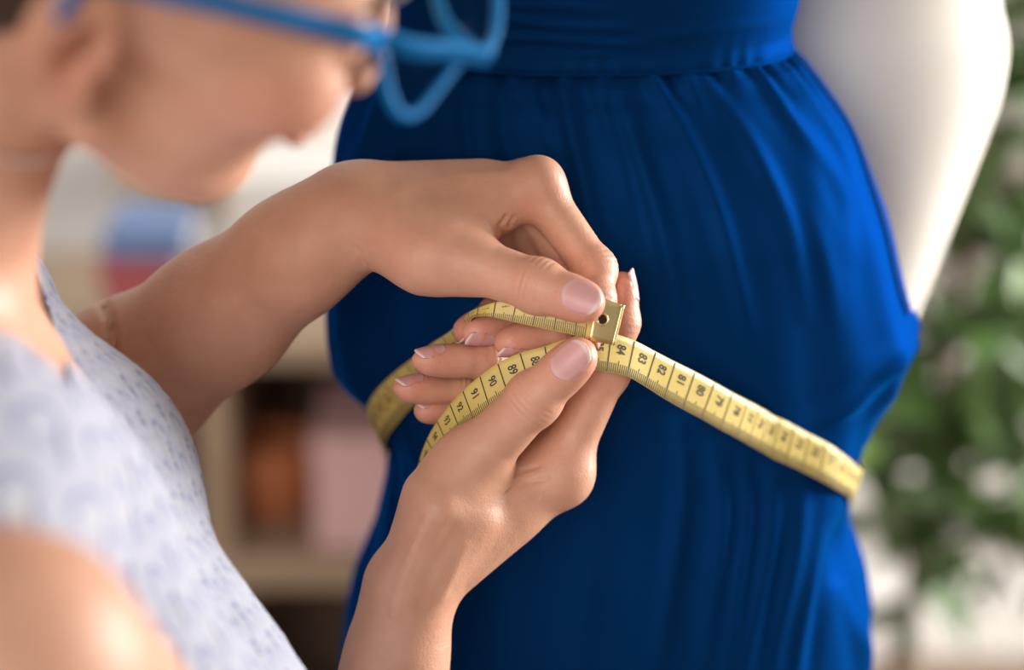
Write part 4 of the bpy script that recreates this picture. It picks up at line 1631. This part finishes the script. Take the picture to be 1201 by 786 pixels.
FRONT_R = [  # from the right flank across the front to the thumb, then the free tail
    (69.2, (1006, 548), (998, 584), 176), (70.2, (994, 537), (985, 577), 152), (71.4, (974, 522), (966, 566), 132), (73.0, (940, 504), (930, 548), 112), (74.0, (921, 493.5), (909, 539), 101),
    (75.0, (908, 488), (897, 532), 91), (76.0, (897, 481), (882, 524), 80), (77.0, (880, 471.5), (866, 515), 68), (78.0, (859, 460.5), (844, 503.5), 55), (79.0, (838, 448.5), (822, 491), 43),
    (80.0, (815, 436), (800, 479.5), 32), (81.0, (792, 424.5), (778, 467), 22), (82.0, (769, 412.5), (756, 453), 12), (83.0, (744, 399.5), (735, 441.5), 1), (84.0, (717, 391), (711, 436), -7),
    (85.0, (692, 391), (690, 434), -12), (86.0, (666, 397), (669, 437), -14), (87.0, (639, 406), (646, 444), -12), (88.0, (610, 414), (622, 453), -9), (89.0, (584, 426), (597, 465), -5),
    (90.0, (563, 441), (575, 479), 0), (91.0, (543, 458), (556, 492), 6), (92.0, (528, 474), (540, 504), 13), (93.0, (513, 494), (524, 518), 20), (94.0, (501, 515), (511, 535), 28),
    (95.0, (492, 540), (502, 556), 38), (96.2, (488, 566), (500, 580), 52), (98, (486, 610), (502, 622), 66), (100, (484, 660), (506, 668), 76), (104, (480, 760), (508, 764), 84), (110, (478, 900), (508, 902), 88)]


def rows_view(rows):
    return (np.array([r[0] for r in rows]), np.array([P(*r[1], D0 + r[3] / 1000) for r in rows]), np.array([P(*r[2], D0 + r[3] / 1000) for r in rows]))


k0, t0, b0 = rows_view(FREE0)
k1, t1, b1 = rows_view(FRONT_R)


def clear_of_dress(t, b, gap=0.0016):
    """the tape lies on the cloth, never inside it: move rows towards the eye where the skirt is nearer"""
    m = np.cos(PH) > -0.1
    pxm, dm = PXS[m], to_view(SK)[m][:, 1]
    n = len(t)
    need = np.full(n, np.nan)
    for i in range(n):
        for w in (0.0, 0.5, 1.0):
            q = t[i] * (1 - w) + b[i] * w
            px = np.array([600.5 + q[0] * FPX / q[1], 393 - q[2] * FPX / q[1]])
            near = ((pxm - px)**2).sum(1) < 9.0
            if near.any():
                v = q[1] - (dm[near].min() - gap)
                need[i] = v if np.isnan(need[i]) else max(need[i], v)
    ok = np.where(~np.isnan(need))[0]
    need = np.maximum(np.interp(np.arange(n), ok, need[ok]), 0)
    k = 7
    pad = np.pad(need, k, mode='edge')
    mx = np.max([pad[j:j + n] for j in range(k - 3, k + 4)], axis=0)
    pad = np.pad(mx, k, mode='edge')
    ker = np.hanning(2 * k + 1)
    need = sum(ker[j] * pad[j:j + n] for j in range(2 * k + 1)) / ker.sum()
    print('tape push mm', (need[::4] * 1000).round(1).tolist())
    return t * (1 - need / t[:, 1])[:, None], b * (1 - need / b[:, 1])[:, None]


def dense(k, t, b, step):
    kk = np.arange(k[0], k[-1] + 1e-6, step)
    return kk, spline(k, t, kk), spline(k, b, kk)


k0, t0, b0 = dense(k0, t0, b0, 0.25)
k1, t1, b1 = dense(k1, t1, b1, 0.2)
t0, b0 = clear_of_dress(t0, b0)
t1, b1 = clear_of_dress(t1, b1)


def even(k, t, b, anchor, share=0.65):
    """pull the centimetres towards their true length along the band"""
    mid = (t + b) / 2
    arc = np.concatenate([[0], np.cumsum(np.linalg.norm(np.diff(mid, axis=0), axis=1))]) * 100
    true = arc - np.interp(anchor, k, arc) + anchor
    return k * (1 - share) + true * share


k0 = even(k0, t0, b0, 0.0)
k1e = even(k1, t1, b1, 77.6, 0.5)
k1 = np.where(k1 < 77.6, k1e, k1)
# round the back of the dress, outside the cloth
n_back = 22
wl_t, wl_b = to_world(t0[-1]), to_world(b0[-1])
wr_t, wr_b = to_world(t1[0]), to_world(b1[0])
kb = np.linspace(k0[-1], k1[0], n_back + 2)[1:-1]
f = (kb - k0[-1]) / (k1[0] - k0[-1])
zc_l, zc_r = (wl_t[2] + wl_b[2]) / 2, (wr_t[2] + wr_b[2]) / 2
zc = zc_l * (1 - f) + zc_r * f - 0.030 * np.sqrt(np.sin(np.pi * f))


def phi_of(p):
    L, Rr = np.interp(p[2], TZ, TXL), np.interp(p[2], TZ, TXR)
    return math.atan2((p[0] - (L + Rr) / 2) / ((Rr - L) / 2), -(p[1] - YA) / 0.10)


pl, pr = phi_of((wl_t + wl_b) / 2), phi_of((wr_t + wr_b) / 2)
ph = pl + (-(2 * np.pi - (pr - pl))) * f
hb = 0.0098
back_t = shell(ph, zc + hb, 0.004)
back_b = shell(ph, zc - hb, 0.004)
TK = np.concatenate([k0, kb, k1])
TT = np.concatenate([to_world(t0), back_t, to_world(t1)])
TBm = np.concatenate([to_world(b0), back_b, to_world(b1)])


def tape_pt(c, v, lift=0.0):
    """c centimetres, v 0 at the upper edge .. 1 at the lower; lift along the printed side's normal"""
    c = np.asarray(c, float)
    v = np.asarray(v, float)
    a, b = spline(TK, TT, c), spline(TK, TBm, c)
    p = a + (b - a) * v[..., None]
    if np.any(lift):
        e = 0.15
        dc = (spline(TK, TT, c + e) - spline(TK, TT, c - e)) * (1 - v[..., None]) + (spline(TK, TBm, c + e) - spline(TK, TBm, c - e)) * v[..., None]
        n = np.cross(b - a, dc)
        n /= np.linalg.norm(n, axis=-1, keepdims=True)
        p = p + n * (TAPE_SIGN * lift)
    return p


cc = np.arange(0.0, 110.001, 0.125)
vv = np.linspace(0, 1, 7)
CG, VG = np.meshgrid(cc, vv, indexing='ij')
# which side is printed: the one that faces the camera at 80 cm
TAPE_SIGN = 1.0
q0 = tape_pt(np.array([80.0]), np.array([0.5]))
q1 = tape_pt(np.array([80.0]), np.array([0.5]), 0.01)
if np.linalg.norm(q1 - CAM) > np.linalg.norm(q0 - CAM):
    TAPE_SIGN = -1.0
tape = thing('tape_measure', 'yellow tape measure drawn round the blue dress and held in both hands', 'tape measure', q0[0])
HT = 0.00022
top = tape_pt(CG, VG, HT).reshape(-1, 3)
bot = tape_pt(CG, VG, -HT).reshape(-1, 3)
G = grid_faces(len(cc), 7)
n0 = len(top)
nr, nv = len(cc), 7
e1 = np.array([(i * nv, (i + 1) * nv, (i + 1) * nv + n0, i * nv + n0) for i in range(nr - 1)])
e2 = np.array([(i * nv + nv - 1, (i + 1) * nv + nv - 1, (i + 1) * nv + nv - 1 + n0, i * nv + nv - 1 + n0) for i in range(nr - 1)])
band = mesh_np('band', np.concatenate([top, bot]), np.concatenate([G, G[:, ::-1] + n0, e1[:, ::-1], e2]), M['tape'], tape)


def strip(c, v0, v1, w, n=4, lift=0.00034):
    """printed line across the band at centimetre c, w cm wide"""
    v = np.linspace(v0, v1, n)
    a = tape_pt(np.full(n, c - w / 2), v, lift)
    b = tape_pt(np.full(n, c + w / 2), v, lift)
    return np.concatenate([a, b]), [(i, i + 1, n + i + 1, n + i) for i in range(n - 1)]


def join(name, items, mat):
    V, F, o = [], [], 0
    for v, f in items:
        V.append(v)
        F += [tuple(i + o for i in q) for q in f]
        o += len(v)
    return mesh_np(name, np.concatenate(V), F, mat, tape, smooth=False)


RNG = [(1.5, k0[-1]), (k1[0] - 1.5, 97.0)]
cms = [c for a, b in RNG for c in range(math.ceil(a), int(b) + 1)]
join('centimetre_lines', [strip(c, 0.02, 0.99, 0.055, 6) for c in cms], M['ink'])
ticks = []
for a, b in RNG:
    for k in range(math.ceil(a * 10), int(b * 10)):
        if k % 10:
            ticks.append(strip(k / 10, 0.66 if k % 5 == 0 else 0.74, 0.985, 0.035, 3))
tk = join('millimetre_ticks', ticks, M['ink'])
tk['kind'] = 'stuff'


def digits(txt):
    cu = bpy.data.curves.new('numeral', 'FONT')
    cu.body = txt
    cu.size = 1.0
    cu.align_x = 'CENTER'
    cu.align_y = 'CENTER'
    cu.resolution_u = 3
    cu.offset = 0.02
    ob = bpy.data.objects.new('numeral', cu)
    COL.objects.link(ob)
    dg = bpy.context.evaluated_depsgraph_get()
    me = bpy.data.meshes.new_from_object(ob.evaluated_get(dg))
    V = np.empty(len(me.vertices) * 3)
    me.vertices.foreach_get('co', V)
    F = [tuple(p.vertices) for p in me.polygons]
    bpy.data.objects.remove(ob)
    bpy.data.curves.remove(cu)
    bpy.data.meshes.remove(me)
    return V.reshape(-1, 3)[:, :2], F


for N in [c + 1 for c in cms if c + 1 <= 96]:
    xy, F = digits(str(N))
    # text runs across the band, the tops of the digits towards the lower numbers
    ext = np.ptp(xy[:, 0]) or 1
    sx = 0.26 / max(ext, 0.9) * (1.0 if len(str(N)) > 1 else 0.5)
    V = tape_pt(N - 0.5 - xy[:, 1] * 0.52, 0.36 + xy[:, 0] * sx, 0.00036)
    mesh_np('numeral', V, F, M['ink'], tape, smooth=False)

# metal end: a folded plate with an eyelet
pc = np.linspace(-0.03, 1.28, 10)
pv = np.linspace(-0.035, 1.035, 8)
PC, PV = np.meshgrid(pc, pv, indexing='ij')
tp = tape_pt(np.maximum(PC, 0), PV, 0.00075)
bt = tape_pt(np.maximum(PC, 0), PV, -0.00075)
ext = (tape_pt(np.array([0.0]), np.array([.5])) - tape_pt(np.array([0.5]), np.array([.5])))[0]
for g in (tp, bt):
    g[0] += unit(ext) * 0.0006
G = grid_faces(10, 8)
n0 = 80
rim = [(i * 8) for i in range(10)] + [9 * 8 + j for j in range(1, 8)] + [i * 8 + 7 for i in range(8, -1, -1)] + [j for j in range(6, 0, -1)]
sd_ = np.array([(rim[i], rim[(i + 1) % len(rim)], rim[(i + 1) % len(rim)] + n0, rim[i] + n0) for i in range(len(rim))])
plate = mesh_np('metal_end', np.concatenate([tp.reshape(-1, 3), bt.reshape(-1, 3)]), np.concatenate([G, G[:, ::-1] + n0, sd_[:, ::-1]]), M['brass'], tape, smooth=False)
fold = np.array([tape_pt(np.array([0.0]), np.array([v]))[0] + unit(ext) * 0.0005 for v in np.linspace(-0.035, 1.035, 12)])
V, F = tube(fold, 0.00105, 10)
mesh_np('folded_edge', V, F, M['brass'], plate)
ce, ve = 0.80, 0.46
ctr = tape_pt(np.array([ce]), np.array([ve]), 0.0009)[0]
ax1 = unit(tape_pt(np.array([ce + .3]), np.array([ve]))[0] - tape_pt(np.array([ce]), np.array([ve]))[0])
ax2 = unit(tape_pt(np.array([ce]), np.array([ve + .3]))[0] - tape_pt(np.array([ce]), np.array([ve]))[0])
a = np.linspace(0, 2 * np.pi, 33)
ring = ctr + 0.0026 * (np.cos(a)[:, None] * ax1 + np.sin(a)[:, None] * ax2)
V, F = tube(ring, 0.00055, 8)
mesh_np('eyelet', V, F, M['brass'], plate)
disc = ctr + 0.0022 * (np.cos(a[:-1])[:, None] * ax1 + np.sin(a[:-1])[:, None] * ax2)
nn = unit(np.cross(ax1, ax2))
nn = nn * np.sign((CAM - ctr) @ nn)
V = np.concatenate([disc - nn * 0.0001, disc - nn * 0.0012])
F = [tuple(range(32)), tuple(range(32, 64))[::-1]] + [(i, (i + 1) % 32, 32 + (i + 1) % 32, 32 + i) for i in range(32)]
mesh_np('eyelet_hole', V, F, M['brass_dark'], plate, smooth=False)
